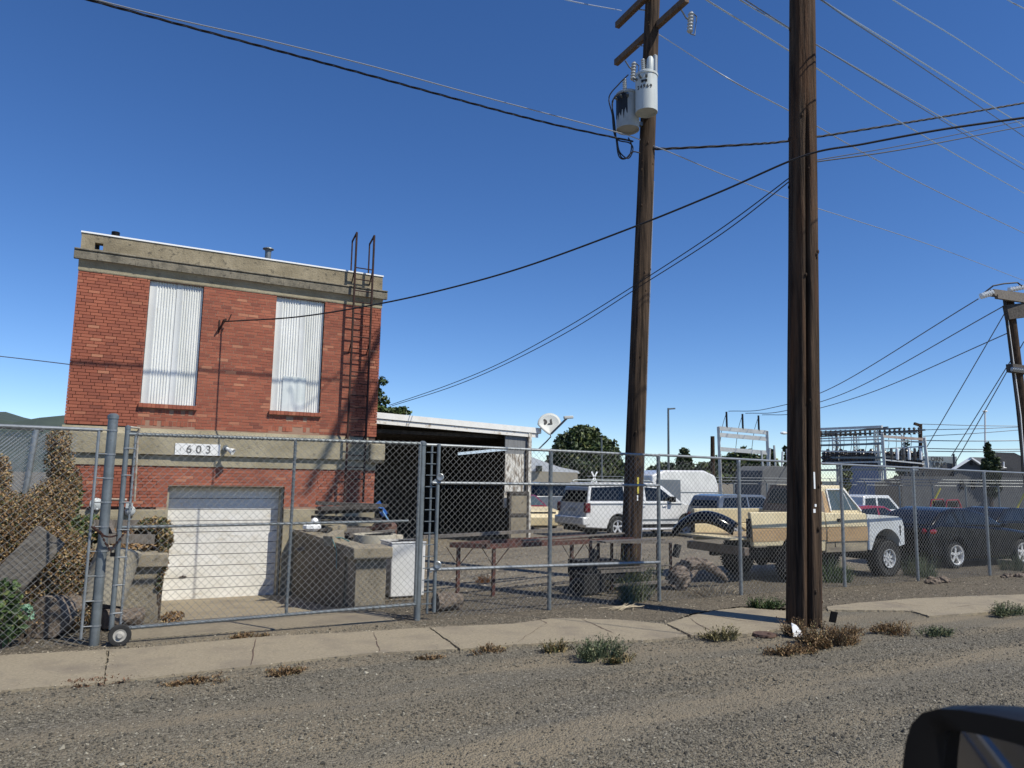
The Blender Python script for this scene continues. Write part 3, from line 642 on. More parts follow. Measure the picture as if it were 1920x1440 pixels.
for z0, z1 in ((2.11, 2.12), (0.77, 0.72)): spiral(q, (4.6, FZ-0.03, z0), (9.05, FZ-0.03, z1), 0.034)
raw('wire_mesh', q.v, q.f, wirem, fm)
# right fence
fr_ = empty('chain_link_fence', (15, FZ, 0), 'long chain-link fence with a single top rail at right, before the parked vehicles', 'fence')
for x, zt in ((11.15, 2.65), (14.2, 2.63), (16.74, 2.6), (19.62, 2.58), (22.6, 2.56), (25.6, 2.55)): post(fr_, x, 0, zt, 0.036, m=galv)
q = M(); q.tube([(9.1, FZ+0.03, 2.69), (14.2, FZ+0.03, 2.64), (19.6, FZ+0.03, 2.6), (28, FZ+0.03, 2.56)], 0.024, 10); q.build('top_rail', galv, fr_, smooth=True)
q = M(); link_mesh(q, 9.14, 24.0, 0.02, 2.62, FZ); raw('wire_mesh', q.v, q.f, wirem, fr_)
# ================================================================== UTILITY POLES
def wood_pole(name, label, base, top_off, hgt, r0, r1, m, crack=None, cat='utility pole'):
    r = empty(name, base, label, cat, 'wooden utility poles'); q = M(); seg = 44; rows = 60; base = Vector(base)
    for j in range(rows+1):
        t = j/rows; z = hgt*t; rr = r0+(r1-r0)*t
        for k in range(seg):
            a = 2*pi*k/seg; d = 0
            for (ca, wdt, dep, zmax) in (crack or []):
                dd = (a-ca+pi) % (2*pi)-pi
                if z < zmax: d -= dep*math.exp(-(dd/wdt)**2)*min(1, (zmax-z)/1.5)
            d += 0.006*sin(a*9+1.3*sin(z*0.8))*1.0+0.004*sin(a*17+z*0.3)
            x = r*1 if False else (rr+d)*cos(a); y = (rr+d)*sin(a)
            q.v.append((base.x+top_off*t+x, base.y+y, base.z+z))
    for j in range(rows):
        for k in range(seg):
            k2 = (k+1) % seg; q.f.append((j*seg+k, j*seg+k2, (j+1)*seg+k2, (j+1)*seg+k))
    q.f.append(tuple(rows*seg+k for k in range(seg)))
    q.build('pole_shaft', m, r, smooth=True, angle=80)
    kn = M()
    for i in range(26):                       # knots and bolt stubs
        t = random.random(); a = random.uniform(pi, 2*pi)-0.6; rr = r0+(r1-r0)*t
        kn.sphere((base.x+top_off*t+cos(a)*rr, base.y+sin(a)*rr, base.z+hgt*t), random.uniform(0.014, 0.028), 6, 4, (1, 1, 1.6))
    k_ = kn.build('wood_knot', m, r); tag(k_, kind='stuff')
    return r
viewA = math.atan2(-8.42, -9.79)     # direction from near pole to the camera
near = wood_pole('utility_pole', 'thick dark creosote pole standing nearest, on the pavement edge among brown weeds', (9.79, 8.42, -0.02), 0.70, 17.2, 0.265, 0.18, pole_m, [(viewA+0.28, 0.09, 0.1, 9.0), (viewA-0.25, 0.06, 0.03, 6), (viewA+0.9, 0.05, 0.02, 7), (viewA-0.7, 0.05, 0.025, 5)])
far = wood_pole('utility_pole', 'brown utility pole behind the fence carrying two grey transformers', (10.28, 13.54, 0), 0.80, 15.2, 0.225, 0.17, pole_g, [(viewA+0.1, 0.05, 0.02, 8)])
def near_axis(z): return Vector((9.79+0.70*z/17.2, 8.42, z))
def far_axis(z): return Vector((10.28+0.80*z/15.2, 13.54, z))
def on_pole(ax, y_pix, lo=0, hi=15):
    for _ in range(40):
        md = (lo+hi)/2; p = ax(md)-CAM; py = 720+FPX*p.dot(dn)/p.dot(fw)
        if py > y_pix: lo = md
        else: hi = md
    return md
# pole tags
def ptag(par, ax, r, px, y0, y1, m, name, wd=0.03):
    z0, z1 = on_pole(ax, y1), on_pole(ax, y0); q = M()
    a = Vector(PY(px, (y0+y1)/2, ax(0).y)); base = ax((z0+z1)/2); base.z = (z0+z1)/2
    d = (CAM-base); d.z = 0; d.normalize(); side = Vector((-d.y, d.x, 0)); dist = (base-CAM).dot(fw)
    cx = (960+FPX*(base-CAM).dot(rt)/(base-CAM).dot(fw)); off = (px-cx)/FPX*dist; off = max(-r*0.9, min(r*0.9, off))
    p = base+side*off*(1 if side.dot(rt) > 0 else -1)+d*sqrt(r*r-off*off+1e-6)
    n_ = (p-base).normalized(); s2 = Vector((-n_.y, n_.x, 0))
    q.bar((p.x, p.y, z0), (p.x, p.y, z1), wd, 0.012, up=n_); q.build(name, m, par)
yel = mat('yellow_tag', (0.6,0.5,0.08), rough=0.5)
ptag(near, near_axis, 0.25, 1525, 885, 916, flash, 'number_strip', 0.028)
ptag(near, near_axis, 0.25, 1527, 944, 949, flash, 'round_tag', 0.035); ptag(near, near_axis, 0.25, 1525, 953, 960, flash, 'round_tag', 0.04)
ptag(far, far_axis, 0.215, 1196, 895, 925, yel, 'yellow_strip', 0.045); ptag(far, far_axis, 0.215, 1195, 928, 938, flash, 'round_tag', 0.03)
q = M(); d_ = rt.copy(); q.tube([far_axis(0)+Vector((0.17,-0.15,0.2)), far_axis(9.3)+Vector((0.15,-0.12,0))], 0.014, 6); q.build('ground_wire', alum, far)
for z in (16.9, 15.4):
    c_ = near_axis(z); M().bar(c_+Vector((-0.2,-1.5,0)), c_+Vector((-0.2,1.5,0)), 0.12, 0.16).build('crossarm', armw, near)
# crossarms (each bolted to the pole: parts)
z1 = on_pole(far_axis, 52); c0 = far_axis(z1); A0 = G(1155, 118, z1); A1 = G(1288, -2, z1)
off = Vector((-0.12, -0.16, 0))
q = M(); q.bar(A0, A1, 0.13, 0.16); q.build('crossarm', armw, far, bevel=0.008)
z2 = z1+0.75; dirA = (A1-A0).normalized(); B0 = G(1157, 48, z2); q = M(); q.bar(B0, B0+dirA*2.6, 0.13, 0.16); q.build('crossarm', armw, far, bevel=0.008)
q = M(); q.tube([A0.lerp(A1, 0.3), far_axis(z1-0.5)], 0.014, 5); q.tube([B0.lerp(B0+dirA*2.6, 0.3), far_axis(z2-0.3)], 0.018, 5); q.build('arm_brace', galv, far)
def skirt(m, c, ax, n, R, r, st):
    """ribbed porcelain"""
    pr = [(0, 0)]
    for i in range(n): pr += [(r, i*st), (R, i*st+st*0.35), (r, i*st+st*0.75)]
    pr += [(r, n*st), (0, n*st)]; m.lathe(pr, c, ax, 14)
def cutout(px, py, d, label):
    e = empty('fuse_cutout', D(px, py, d), label, 'cutout', 'fuse cutouts on the crossarm'); c = D(px, py, d)
    q = M(); skirt(q, c+Vector((0.0,0,-0.3)), (0.1,0,1), 6, 0.075, 0.05, 0.085); q.build('insulator', porc, e, smooth=True)
    q = M(); q.tube([c+Vector((0.05,0,0.24)), c+Vector((0.22,0,0.16)), c+Vector((0.15,0,-0.33)), c+Vector((0.02,0,-0.33))], 0.017, 6); q.build('fuse_tube', galvp, e)
    q = M(); q.tube([c+Vector((-0.25,0,0.18)), c+Vector((-0.1,0,0.02)), c+Vector((0,0,0.0))], 0.02, 6); q.build('bracket', galvp, e)
    return e
dz = (far_axis(8)-CAM).dot(fw)
cutout(1293, 38, (A1-CAM).dot(fw)+0.1, 'porcelain fuse cutout hanging at the upper right end of the crossarm')
cutout(1186, 130, (A0-CAM).dot(fw)+0.1, 'porcelain fuse cutout hanging near the lower left end of the crossarm')
# transformers
def transformer(px, pyt, pyb, wpx, d, label, m):
    top, bot = D(px, pyt, d), D(px, pyb, d); c = Vector(((top.x+bot.x)/2, (top.y+bot.y)/2, 0)); r = wpx/2/FPX*d; z0, z1 = bot.z, top.z
    e = empty('pole_transformer', (c.x, c.y, z0), label, 'transformer', 'pole transformers')
    q = M().lathe([(0, 0.05), (r*0.9, 0.05), (r*0.93, 0.0), (r, 0.0), (r*1.0, z1-z0-0.06), (r*1.06, z1-z0-0.05), (r*1.06, z1-z0), (r*0.8, z1-z0+0.05), (0, z1-z0+0.09)], (c.x, c.y, z0), (0,0,1), 36)
    body = q.build('tank', m, e, smooth=True, angle=30)
    q = M(); skirt(q, (c.x-0.08, c.y, z1+0.03), (-0.05,0,1), 7, 0.055, 0.035, 0.05); q.build('bushing', porc, e, smooth=True)
    q = M()
    for k in range(3):
        a = viewA-0.8+k*0.5; p = Vector((c.x+cos(a)*r, c.y+sin(a)*r, z1-0.17)); q.tube([p, p+Vector((cos(a)*0.1, sin(a)*0.1, 0.02))], 0.03, 8)
    q.build('terminal', galvp, e)
    q = M(); q.bar((c.x+r*0.6, c.y, z0+0.25), far_axis(z0+0.25), 0.08, 0.1); q.bar((c.x+r*0.6, c.y, z1-0.25), far_axis(z1-0.25), 0.08, 0.1); q.build('hanger_bracket', galvp, e)
    return e, c, r, z0, z1, body
d0 = (far_axis(9.5)-CAM).dot(fw)
e2, c2, r2, zz0, zz1, b2 = transformer(1212, 139, 214, 41, d0-0.45, 'light grey pole transformer numbered 24969, the upper of the two', tank)
for i, ch in enumerate('24969'):
    a = viewA+0.0+(i-2)*0.30; n_ = Vector((cos(a), sin(a), 0)); s_ = Vector((-sin(a), cos(a), 0))
    text(ch, 0.125, ink, 'number_lettering', Vector((c2.x, c2.y, zz0+0.53))+n_*(r2+0.004), s_, (0,0,1), b2)
a = viewA; n_ = Vector((cos(a), sin(a), 0)); s_ = Vector((-sin(a), cos(a), 0)); o_ = Vector((c2.x, c2.y, zz0+0.66))+n_*(r2+0.005)
q = M(); q.bar(o_-s_*0.07, o_-s_*0.015, 0.01, 0.06, up=n_.cross(s_)); q.bar(o_+s_*0.015, o_+s_*0.07, 0.01, 0.06, up=n_.cross(s_)); q.bar(o_-s_*0.07+Vector((0,0,0.012)), o_+s_*0.07+Vector((0,0,0.012)), 0.01, 0.035, up=n_.cross(s_)); q.build('maker_mark', ink, b2)
q = M(); p = Vector((c2.x+0.1, c2.y, zz1+0.04)); q.lathe([(0,0),(0.06,0),(0.085,0.12),(0.08,0.4),(0.05,0.46),(0,0.46)], p, (0.05,0,1), 14); q.build('surge_arrester', tank, e2, smooth=True)
e1, c1, r1, y0_, y1_, b1 = transformer(1177, 176, 246, 43, d0-0.1, 'grey pole transformer smeared with black tar, the lower left of the two', soot)
q = M(); q.lathe([(0,0),(0.045,0),(0.06,0.1),(0.055,0.75),(0.0,0.8)], far_axis(on_pole(far_axis, 168))+Vector((-0.02,-0.24,0)), (0.02,0,1), 12); q.build('cable_guard', porc, far, smooth=True)
q = M(); nT = 18; aT = [viewA-1.3+1.5*i/nT for i in range(nT+1)]
for i, a in enumerate(aT):
    zl_ = y0_+(y1_-y0_)*(0.16+0.34*abs(sin(i*0.9))*(0.3+0.7*i/nT)+0.1*random.random()); q.v += [(c1.x+cos(a)*(r1+0.004), c1.y+sin(a)*(r1+0.004), y1_-0.07), (c1.x+cos(a)*(r1+0.004), c1.y+sin(a)*(r1+0.004), zl_)]
for i in range(nT): q.f.append((2*i, 2*i+1, 2*i+3, 2*i+2))
raw('tar_patch', q.v, q.f, cable, b1)
# loose service loops at the pole
lp = M()
def PW(*pts): return [D(x, y, d) for x, y, d in pts]
for s in (((1178,140),(1160,158),(1142,182),(1148,215),(1155,258),(1160,292),(1172,298),(1186,285),(1200,287)),
          ((1163,176),(1148,190),(1152,225),(1157,270),(1166,296),(1180,292),(1184,272),(1178,258)),
          ((1170,172),(1150,186),(1150,240),(1158,262),(1180,268),(1187,280),(1178,297),(1162,285),(1157,262))):
    pts = PW(*[(x, y, d0-0.35) for x, y in s]); n_ = []
    for i in range(len(pts)-1):
        p0, p1, p2, p3 = pts[max(i-1,0)], pts[i], pts[i+1], pts[min(i+2,len(pts)-1)]
        for k in range(5):
            t = k/5; n_.append(0.5*((2*p1)+(p2-p0)*t+(2*p0-5*p1+4*p2-p3)*t*t+(3*p1-p0-3*p2+p3)*t**3))
    lp.tube(n_+[pts[-1]], 0.016, 5)
tag(lp.build('cable_loops', cable), 'black looped service cables hanging below the two transformers', 'cable')
# ------------------------------------------------------------------ overhead wires: photo points with a depth each, smooth curve between
def wire(pts, r, m, label, twist=False, n=14, group='overhead wires', name='overhead_wire', cat='wire'):
    P = PW(*pts); q = M(); C_ = []
    for i in range(len(P)-1):
        p0 = P[max(i-1,0)] if i else P[0]*2-P[1]; p1, p2 = P[i], P[i+1]; p3 = P[i+2] if i+2 < len(P) else P[-1]*2-P[-2]
        for k in range(n):
            t = k/n; C_.append(0.5*((2*p1)+(p2-p0)*t+(2*p0-5*p1+4*p2-p3)*t*t+(3*p1-p0-3*p2+p3)*t**3))
    C_.append(P[-1])
    if twist:
        L = 0; prev = C_[0]; fine = []
        for i in range(len(C_)-1):
            kk = max(1, int((C_[i+1]-C_[i]).length/0.12))
            for k in range(kk): fine.append(C_[i].lerp(C_[i+1], k/kk))
        for ph in (0, 2*pi/3, 4*pi/3):
            q.tube([p+Vector((0, sin(i*0.75+ph)*r, cos(i*0.75+ph)*r)) for i, p in enumerate(fine)], r*0.75, 4, cap=False)
    else: q.tube(C_, r, 5)
    o = q.build(name, m); tag(o, label, cat, group); return o
dp = d0
def yd(x, y, Y): return (x, y, (PY(x, y, Y)-CAM).dot(fw))
wire([yd(-500,-190,13.4),yd(150,-5,13.4),yd(640,127,13.4),yd(1000,224,13.4),yd(1200,268,13.4)], 0.015, cable, 'thick twisted black cable running from the upper left corner to the transformer pole', True)
wire([yd(-500,-200,13.3),yd(160,-6,13.3),yd(500,75,13.3),yd(700,125,13.3),yd(900,180,13.3),yd(1150,246,13.3),yd(1200,262,13.3)], 0.013, alum, 'bright bare wire just above the twisted cable on the left', n=10)
wire([(1000,-25,14.8),(1062,0,15.2),(1165,20,(B0-CAM).dot(fw))], 0.015, alum, 'short bright wire reaching the upper crossarm from the left')
wire([(1218,277,dp),(1243,279,dp),(1400,271,18.5),(1495,262,19.2),(1700,230,21),(1920,193,23.5),(2100,158,26)], 0.02, cable, 'twisted black cable from the transformer pole rising to the right', True)
dn_ = (near_axis(9.3)-CAM).dot(fw)
zb = Vector((1.93, FY-0.22, 5.5)); db = (zb-CAM).dot(fw)
def pl_d(x, y):
    v = ray(x, y); t = (1.93+0.63*FY)/(v.x+0.63*v.y); return (x, y, t)
wire([pl_d(*p) for p in ((421,603),(560,594),(715,569),(860,536),(1000,495),(1190,425),(1350,360),(1508,292),(1620,270),(1760,244),(1920,221),(2100,196))], 0.016, cable, 'thick black service cable rising from the brick wall bracket to the upper right')
sh = 23.0
wire([(730,760,25.5),(840,722,23),(940,680,21.5),(1060,615,19),(1190,535,17),(1350,430,14.6),(1498,320,dn_)], 0.011, cable, 'upper of two thin black wires from the shed roof to the near pole')
wire([(735,761,25.5),(845,726,23),(945,684,21.5),(1065,622,19),(1195,540,17),(1355,437,14.6),(1498,326,dn_)], 0.011, cable, 'lower of two thin black wires from the shed roof to the near pole')
wire([(1520,302,dn_),(1700,271,15.5),(1920,226,19.5),(2100,190,23)], 0.009, cable, 'thin black wire below the thick cable right of the near pole')
wire([(1520,305,dn_),(1700,279,15.5),(1920,237,19.5),(2100,205,23)], 0.013, cable, 'lowest black wire right of the near pole')
wire([(1225,60,(A0-CAM).dot(fw)),(1244,70,(A0-CAM).dot(fw)),(1370,150,18.2),(1495,216,20),(1700,330,25),(1920,437,33),(2050,495,42)], 0.016, alum, 'bright wire from the crossarm passing behind the near pole to the lower right')
wire([(1218,272,dp),(1250,283,dp),(1370,333,19),(1490,377,21),(1600,412,24),(1760,465,29),(1925,528,38)], 0.013, alum, 'lowest bright wire leaving the transformer pole towards the far right pole')
wire([(1250,-50,12),(1325,0,13),(1500,108,16),(1700,236,21),(1920,362,31),(2050,430,40)], 0.016, alum, 'bright wire from the top edge, left of the double pair')
wire([(1300,-60,12),(1388,0,13),(1500,66,15),(1700,182,19.5),(1920,309,28),(2050,385,36)], 0.015, alum, 'left wire of the bright pair crossing behind the near pole')
wire([(1310,-60,12),(1398,0,13),(1510,71,15),(1700,186,19.5),(1920,318,28),(2050,395,36)], 0.012, darkwire, 'grey companion wire of the bright pair crossing behind the near pole')
wire([(1480,-50,11),(1545,3,12),(1700,99,15.5),(1920,236,23),(2050,315,30)], 0.016, alum, 'left wire of the pair starting at the top of the near pole')
wire([(1490,-50,11),(1555,10,12),(1700,107,15.5),(1920,256,23),(2050,345,30)], 0.012, darkwire, 'right wire of the pair starting at the top of the near pole')
wire([(1600,-55,11),(1675,0,12.5),(1800,76,15.5),(1920,156,20),(2050,245,26)], 0.013, alum, 'bright wire across the upper right corner region')
wire([(1840,-35,11),(1890,0,12.5),(1922,17,13),(2000,60,15)], 0.011, alum, 'short bright wire in the extreme upper right corner')
wire([(-250,640,60),(0,668,55),(128,683,52),(260,700,49)], 0.035, darkwire, 'short grey wire left of the brick building')
# ------------------------------------------------------------------ far right pole (H-frame)
DP = 46
hp = empty('utility_pole', D(1928, 905, DP), 'tall transmission pole with a white insulator string at the right edge of the picture', 'utility pole')
q = M(); q.tube([D(1934, 950, DP), D(1915, 760, DP), D(1890, 556, DP)], 0.3, 14); q.build('pole_shaft', pole_g, hp, smooth=True)
q = M(); q.bar(D(1860, 549, DP-1.5), D(1990, 566, DP+2), 0.3, 0.4); q.bar(D(1868, 556, DP-1.5), D(1990, 575, DP+2), 0.2, 0.25); q.build('crossarm', woodg, hp)
q = M(); q.bar(D(1886, 586, DP-0.5), D(1990, 573, DP+1), 0.3, 0.9); q.build('crossarm', woodd, hp)
q = M(); q.bar(D(1893, 690, DP-0.8), D(1950, 698, DP+1), 0.4, 0.5); q.build('lower_arm', woodd, hp)
q = M(); skirt(q, D(1838, 556, DP-1.5), D(1863, 548, DP-1.5)-D(1838, 556, DP-1.5), 6, 0.19, 0.06, 0.145); q.build('insulator_string', flash, hp, smooth=True)
q = M(); skirt(q, D(1890, 544, DP), D(1925, 537, DP)-D(1890, 544, DP), 7, 0.17, 0.06, 0.17); q.build('insulator_string', flash, hp, smooth=True)
q = M(); skirt(q, D(1896, 692, DP-1.2), D(1920, 694, DP-1.2)-D(1896, 692, DP-1.2), 6, 0.14, 0.06, 0.13); q.build('insulator_string', porc, hp, smooth=True)
q = M(); q.tube([D(1840, 553, DP), D(1862, 536, DP), D(1882, 532, DP), D(1908, 530, DP), D(1920, 540, DP)], 0.05, 5); q.build('jumper', cable, hp)
q = M(); q.tube([D(1884, 558, DP-.4), D(1887, 590, DP-.4), D(1895, 650, DP-.4), D(1902, 720, DP-.4), D(1912, 800, DP-.4), D(1917, 890, DP-.4)], 0.05, 5); q.build('riser_cable', cable, hp)
q = M(); q.tube([D(1890, 600, DP-.4), D(1902, 690, DP-.4), D(1914, 780, DP-.4), D(1922, 890, DP-.4)], 0.035, 5); q.build('riser_conduit', flash, hp)
PD = 80
for k, (a, b_, s1) in enumerate((((1366,771),(1835,560),(1560,735)), ((1398,775),(1880,575),(1600,735)), ((1429,778),(1900,620),(1640,735)))):
    wire([(a[0], a[1], PD), (int(a[0]+70), a[1]-4, 74), (s1[0]-40*0, s1[1]-8*(1-k*0.4), 64), (b_[0], b_[1], DP)], 0.035, darkwire, ['top', 'middle', 'lowest'][k]+' thin line from the white portal frame up to the far right pole')
for k, (a, b_) in enumerate((((1738,838),(1885,585)), ((1784,855),(1902,665)), ((1790,870),(1920,640)))):
    wire([(a[0], a[1], 52), (b_[0], b_[1], DP)], 0.03, darkwire, ['left', 'middle', 'right'][k]+' guy wire slanting down from the far right pole', n=2, name='guy_wire')
q = M(); pa, pb = D(1750, 932, 42), D(1763, 912, 42)
for (xa, ya, xb, yb, dd, lab) in ((1748,945,1763,915,46,'thin yellow guy guard behind the black coupe roof'), (1903,960,1921,925,46,'thin yellow guy guard at the right edge of the picture')):
    tag(M().tube([D(xa,ya,dd), D(xb,yb,dd)], 0.06, 6).build('guy_guard', yel), lab, 'guy guard')
hor = [((1330,905,90),(1500,908,88),(1700,795,100))]
for k, (y0a, y1a) in enumerate(((795,799),(806,800),(818,805),(826,826),(841,842),(846,846))):
    wire([(1725+k*3, y0a, 100), (1830, (y0a+y1a)/2+1, 98), (1925, y1a, 97)], 0.045 if k < 3 else 0.06, darkwire, ['first','second','third','fourth','fifth','lowest'][k]+' horizontal line from the top, at far right behind the guy wires', n=4)

# ================================================================== VEHICLES (local frame: x forward, y left, z up)
def wheel(par, x, y, r, wd, rim, side=-1, rimr=0.6, spokes=5, tread=False):
    ty = M(); prof = [(r*rimr, -wd/2+0.02), (r*0.9, -wd/2), (r, -wd/2+0.05), (r, wd/2-0.05), (r*0.9, wd/2), (r*rimr, wd/2-0.02)]
    ty.lathe(prof, (x, y, r), (0,1,0), 40)
    if tread:
        for k in range(44):
            a = 2*pi*k/44; c = Vector((x+cos(a)*r, y, r+sin(a)*r)); t_ = Vector((-sin(a), 0, cos(a)))
            ty.bar(c+Vector((0,-wd*0.46,0))-t_*0.01, c+Vector((0,-wd*0.1,0))+t_*0.015, 0.03, 0.035, up=(cos(a),0,sin(a))); ty.bar(c+Vector((0,wd*0.46,0)), c+Vector((0,wd*0.1,0)), 0.03, 0.035, up=(cos(a),0,sin(a)))
    w_ = ty.build('wheel', black, par, smooth=True, local=True, angle=50)
    R = r*rimr; rm = M(); yo = y+side*wd/2; s = side
    rm.lathe([(R*1.02, 0), (R*1.02, s*0.012), (R*0.93, s*0.008), (R*0.86, -s*0.04), (R*0.84, -s*0.12)], (x, yo, r), (0,1,0), 32)
    rm.lathe([(0, -s*0.02), (R*0.16, -s*0.02), (R*0.2, -s*0.05), (R*0.2, -s*0.09)], (x, yo, r), (0,1,0), 16)
    for k in range(spokes):
        a = 2*pi*k/spokes+0.3; c = Vector((x, yo-s*0.045, r))
        u = Vector((cos(a), 0, sin(a)))
        for dw in (-0.0,): rm.bar(c+u*R*0.15, c+u*R*0.9, R*0.26, 0.03, up=(0,1,0))
    rm.build('rim', rim, w_, local=True, smooth=True, angle=30)
    M().lathe([(R*0.84, -s*0.12), (0, -s*0.12)], (x, yo, r), (0,1,0), 24).build('brake_drum', under, w_, local=True)
    return w_
def arc(cx, cz, r, a0, a1, n=14): return [(cx+r*cos(a0+(a1-a0)*i/n), cz+r*sin(a0+(a1-a0)*i/n)) for i in range(n+1)]
def body_outline(top, zb, xr, xf, arches):
    """top: points from rear to front; arches (x, wheel centre z, r) cut along the bottom"""
    pts = list(top)
    for (cx, cz, r) in sorted(arches, key=lambda a: -a[0]):
        s = math.asin(max(-1, min(1, (zb-cz)/r))); pts += arc(cx, cz, r, s, pi-s)
    return pts
def sidepanel(m, pts, yf, t=0.006):
    """thin panel lying on a body side whose half-width is yf(z)"""
    m.prism(pts, lambda z: -yf(z)-t, lambda z: -yf(z)+0.01)
def car(loc, rz, name, label, L, xr, wid, zb, top, arches, gh, wins, pm, r, roof=None, rim=alloy, tum=0.16, zbelt=None, cat='car', wd=0.21, both=True, glassm=None, bev=0.045, rimr=0.62):
    e = empty(name, loc, label, cat, 'vehicles parked in the yard', rz=rz); w2 = wid/2; zbelt = zbelt or gh[0][1]
    def yl(z): return w2-max(0, (zb+0.25-z))*0.18-max(0, z-(zbelt-0.28))*0.16
    M().prism(body_outline(top, zb, 0, 0, arches), lambda z: -yl(z), lambda z: yl(z)).build('body', pm, e, local=True, bevel=bev, seg=3)
    q = M(); xs_ = [t[0] for t in top]; zm = max(zb+0.3, arches[0][1]+0.15); q.box(min(xs_)+0.15, -w2+0.3, zb-0.1, max(xs_)-0.15, w2-0.3, zm+0.25); q.build('underbody', under, e, local=True)
    yb = yl(zbelt); zt = max(p[1] for p in gh)
    def yg(z): return yb-0.03-(z-zbelt)*tum*1.6
    M().prism(gh, lambda z: -yg(z), lambda z: yg(z)).build('cabin', roof or pm, e, local=True, bevel=bev, seg=3)
    for wn in wins:
        for s in ((-1, 1) if both else (-1,)):
            q = M(); q.prism(wn, lambda z: s*(yg(z)+0.006), lambda z: s*(yg(z)-0.02)); q.build('side_window', glassm or glass, e, local=True)
    for (ax_, cz_, ar) in arches:
        for s in (-1, 1): wheel(e, ax_, s*(w2-wd/2-0.02), r, wd, rim, s, rimr)
    return e, yl, yg
def endglass(e, x0, z0, x1, z1, yA, yB, m=glass, name='windscreen', off=0.008):
    """sloped glass across the car between (x0,z0) low and (x1,z1) high"""
    d = Vector((x1-x0, 0, z1-z0)).normalized(); n_ = Vector((d.z, 0, -d.x)); n_ = n_ if (n_.x > 0) == (x0 > x1) else -n_
    q = M(); P = [(x0, -yA, z0), (x0, yA, z0), (x1, yB, z1), (x1, -yB, z1)]
    P = [Vector(p) for p in P]; q.add([p+n_*off for p in P]+[p-n_*0.02 for p in P], [(0,1,2,3),(7,6,5,4),(0,4,5,1),(1,5,6,2),(2,6,7,3),(3,7,4,0)])
    q.build(name, m, e, local=True)
# --- black coupe
e, yl, yg = car((20.38, 13.25, 0), radians(-2), 'black_coupe', 'shiny black coupe with chrome five-spoke wheels parked right of the cream pickup', 4.6, 0, 1.85, 0.24,
    [(-0.98, 0.34), (-1.02, 0.75), (-0.98, 1.04), (-0.55, 1.12), (0.4, 1.08), (1.9, 1.0), (2.9, 0.88), (3.45, 0.68), (3.55, 0.4), (3.5, 0.24)], [(0, 0.34, 0.385), (2.65, 0.34, 0.385)],
    [(-0.85, 1.05), (-0.35, 1.38), (0.15, 1.5), (0.75, 1.5), (1.35, 1.36), (2.1, 1.0)], [[(-0.3, 1.13), (-0.1, 1.33), (0.2, 1.42), (0.45, 1.42), (0.45, 1.13)], [(0.5, 1.12), (0.5, 1.42), (0.85, 1.41), (1.3, 1.29), (1.75, 1.1)]], p_navy, 0.34, rim=chrome, glassm=glass, rimr=0.72, bev=0.07)
endglass(e, -0.8, 1.09, -0.25, 1.41, 0.68, 0.6, name='rear_window'); endglass(e, 2.0, 1.06, 1.4, 1.34, 0.7, 0.62)
for s in (-1, 1):
    M().sphere((-0.8, s*0.77, 0.93), 0.21, 16, 8, (1.15, 0.68, 0.55)).build('tail_light', redl, e, local=True, smooth=True)
q = M(); q.sphere((1.75, -1.0, 1.08), 0.09, 10, 6, (0.8, 1, 0.7)); q.build('wing_mirror', p_navy, e, local=True, smooth=True)
q = M(); q.prism([(0.42, 0.35), (0.43, 1.05), (0.436, 1.05), (0.426, 0.35)], lambda z: -yl(z)-0.003, lambda z: -yl(z)+0.01); q.prism([(1.75, 0.35), (1.8, 1.0), (1.806, 1.0), (1.756, 0.35)], lambda z: -yl(z)-0.003, lambda z: -yl(z)+0.01); q.build('door_seam', under, e, local=True)
M().box(0.55, -0.955, 0.88, 0.72, -0.925, 0.91).build('door_handle', p_navy, e, local=True)
e.scale = (1.14, 1, 1.07)
# --- white long SUV
e, yl, yg = car((17.3, 24.5, 0), radians(1), 'white_suv', 'long white SUV with dark windows parked behind the transformer pole', 5.6, 0, 2.0, 0.36,
    [(-1.5, 0.42), (-1.55, 0.6), (-1.42, 1.3), (-1.4, 1.36), (3.3, 1.36), (3.4, 1.32), (4.55, 1.2), (4.72, 1.0), (4.75, 0.5), (4.7, 0.36)], [(0, 0.42, 0.5), (3.45, 0.42, 0.5)],
    [(-1.42, 1.3), (-1.25, 1.95), (-1.05, 2.1), (1.9, 2.12), (2.35, 2.02), (3.3, 1.34)], [[(-1.28, 1.42), (-1.14, 1.92), (0.35, 1.97), (0.35, 1.42)], [(0.48, 1.42), (0.48, 1.97), (1.3, 1.96), (1.3, 1.42)], [(1.42, 1.42), (1.42, 1.96), (2.25, 1.9), (2.95, 1.42)]], p_white, 0.42, wd=0.27, cat='suv', rim=alloy, zbelt=1.36, tum=0.14)
endglass(e, -1.43, 1.36, -1.22, 1.98, 0.84, 0.76, name='rear_window'); endglass(e, 3.15, 1.4, 2.45, 1.95, 0.82, 0.76)
for s in (-1, 1):
    M().box(-1.53, s*0.84, 0.98, -1.3, s*1.0, 1.34).build('tail_light', dredl, e, local=True, bevel=0.02)
M().box(-1.66, -0.99, 0.5, -1.3, 0.99, 0.82).build('rear_bumper', p_white, e, local=True, bevel=0.05)
M().box(-1.475, -0.27, 0.98, -1.45, 0.27, 1.15).build('licence_plate', mat('plate', (0.5,0.52,0.55), (0.2,0.22,0.25), 30, 0.5), e, local=True)
for s in (-1, 1): M().tube([(-1.0, s*0.7, 2.13), (-0.9, s*0.7, 2.19), (1.8, s*0.7, 2.2), (1.95, s*0.7, 2.13)], 0.028, 6).build('roof_rail', galvp, e, local=True)
q = M(); q.box(0.9, -1.04, 0.66, 3.0, -1.0, 0.72); q.build('side_moulding', galvp, e, local=True)
for x in (1.1, 2.2): M().box(x, -1.03, 1.2, x+0.2, -0.97, 1.24).build('door_handle', chrome, e, local=True, bevel=0.01)
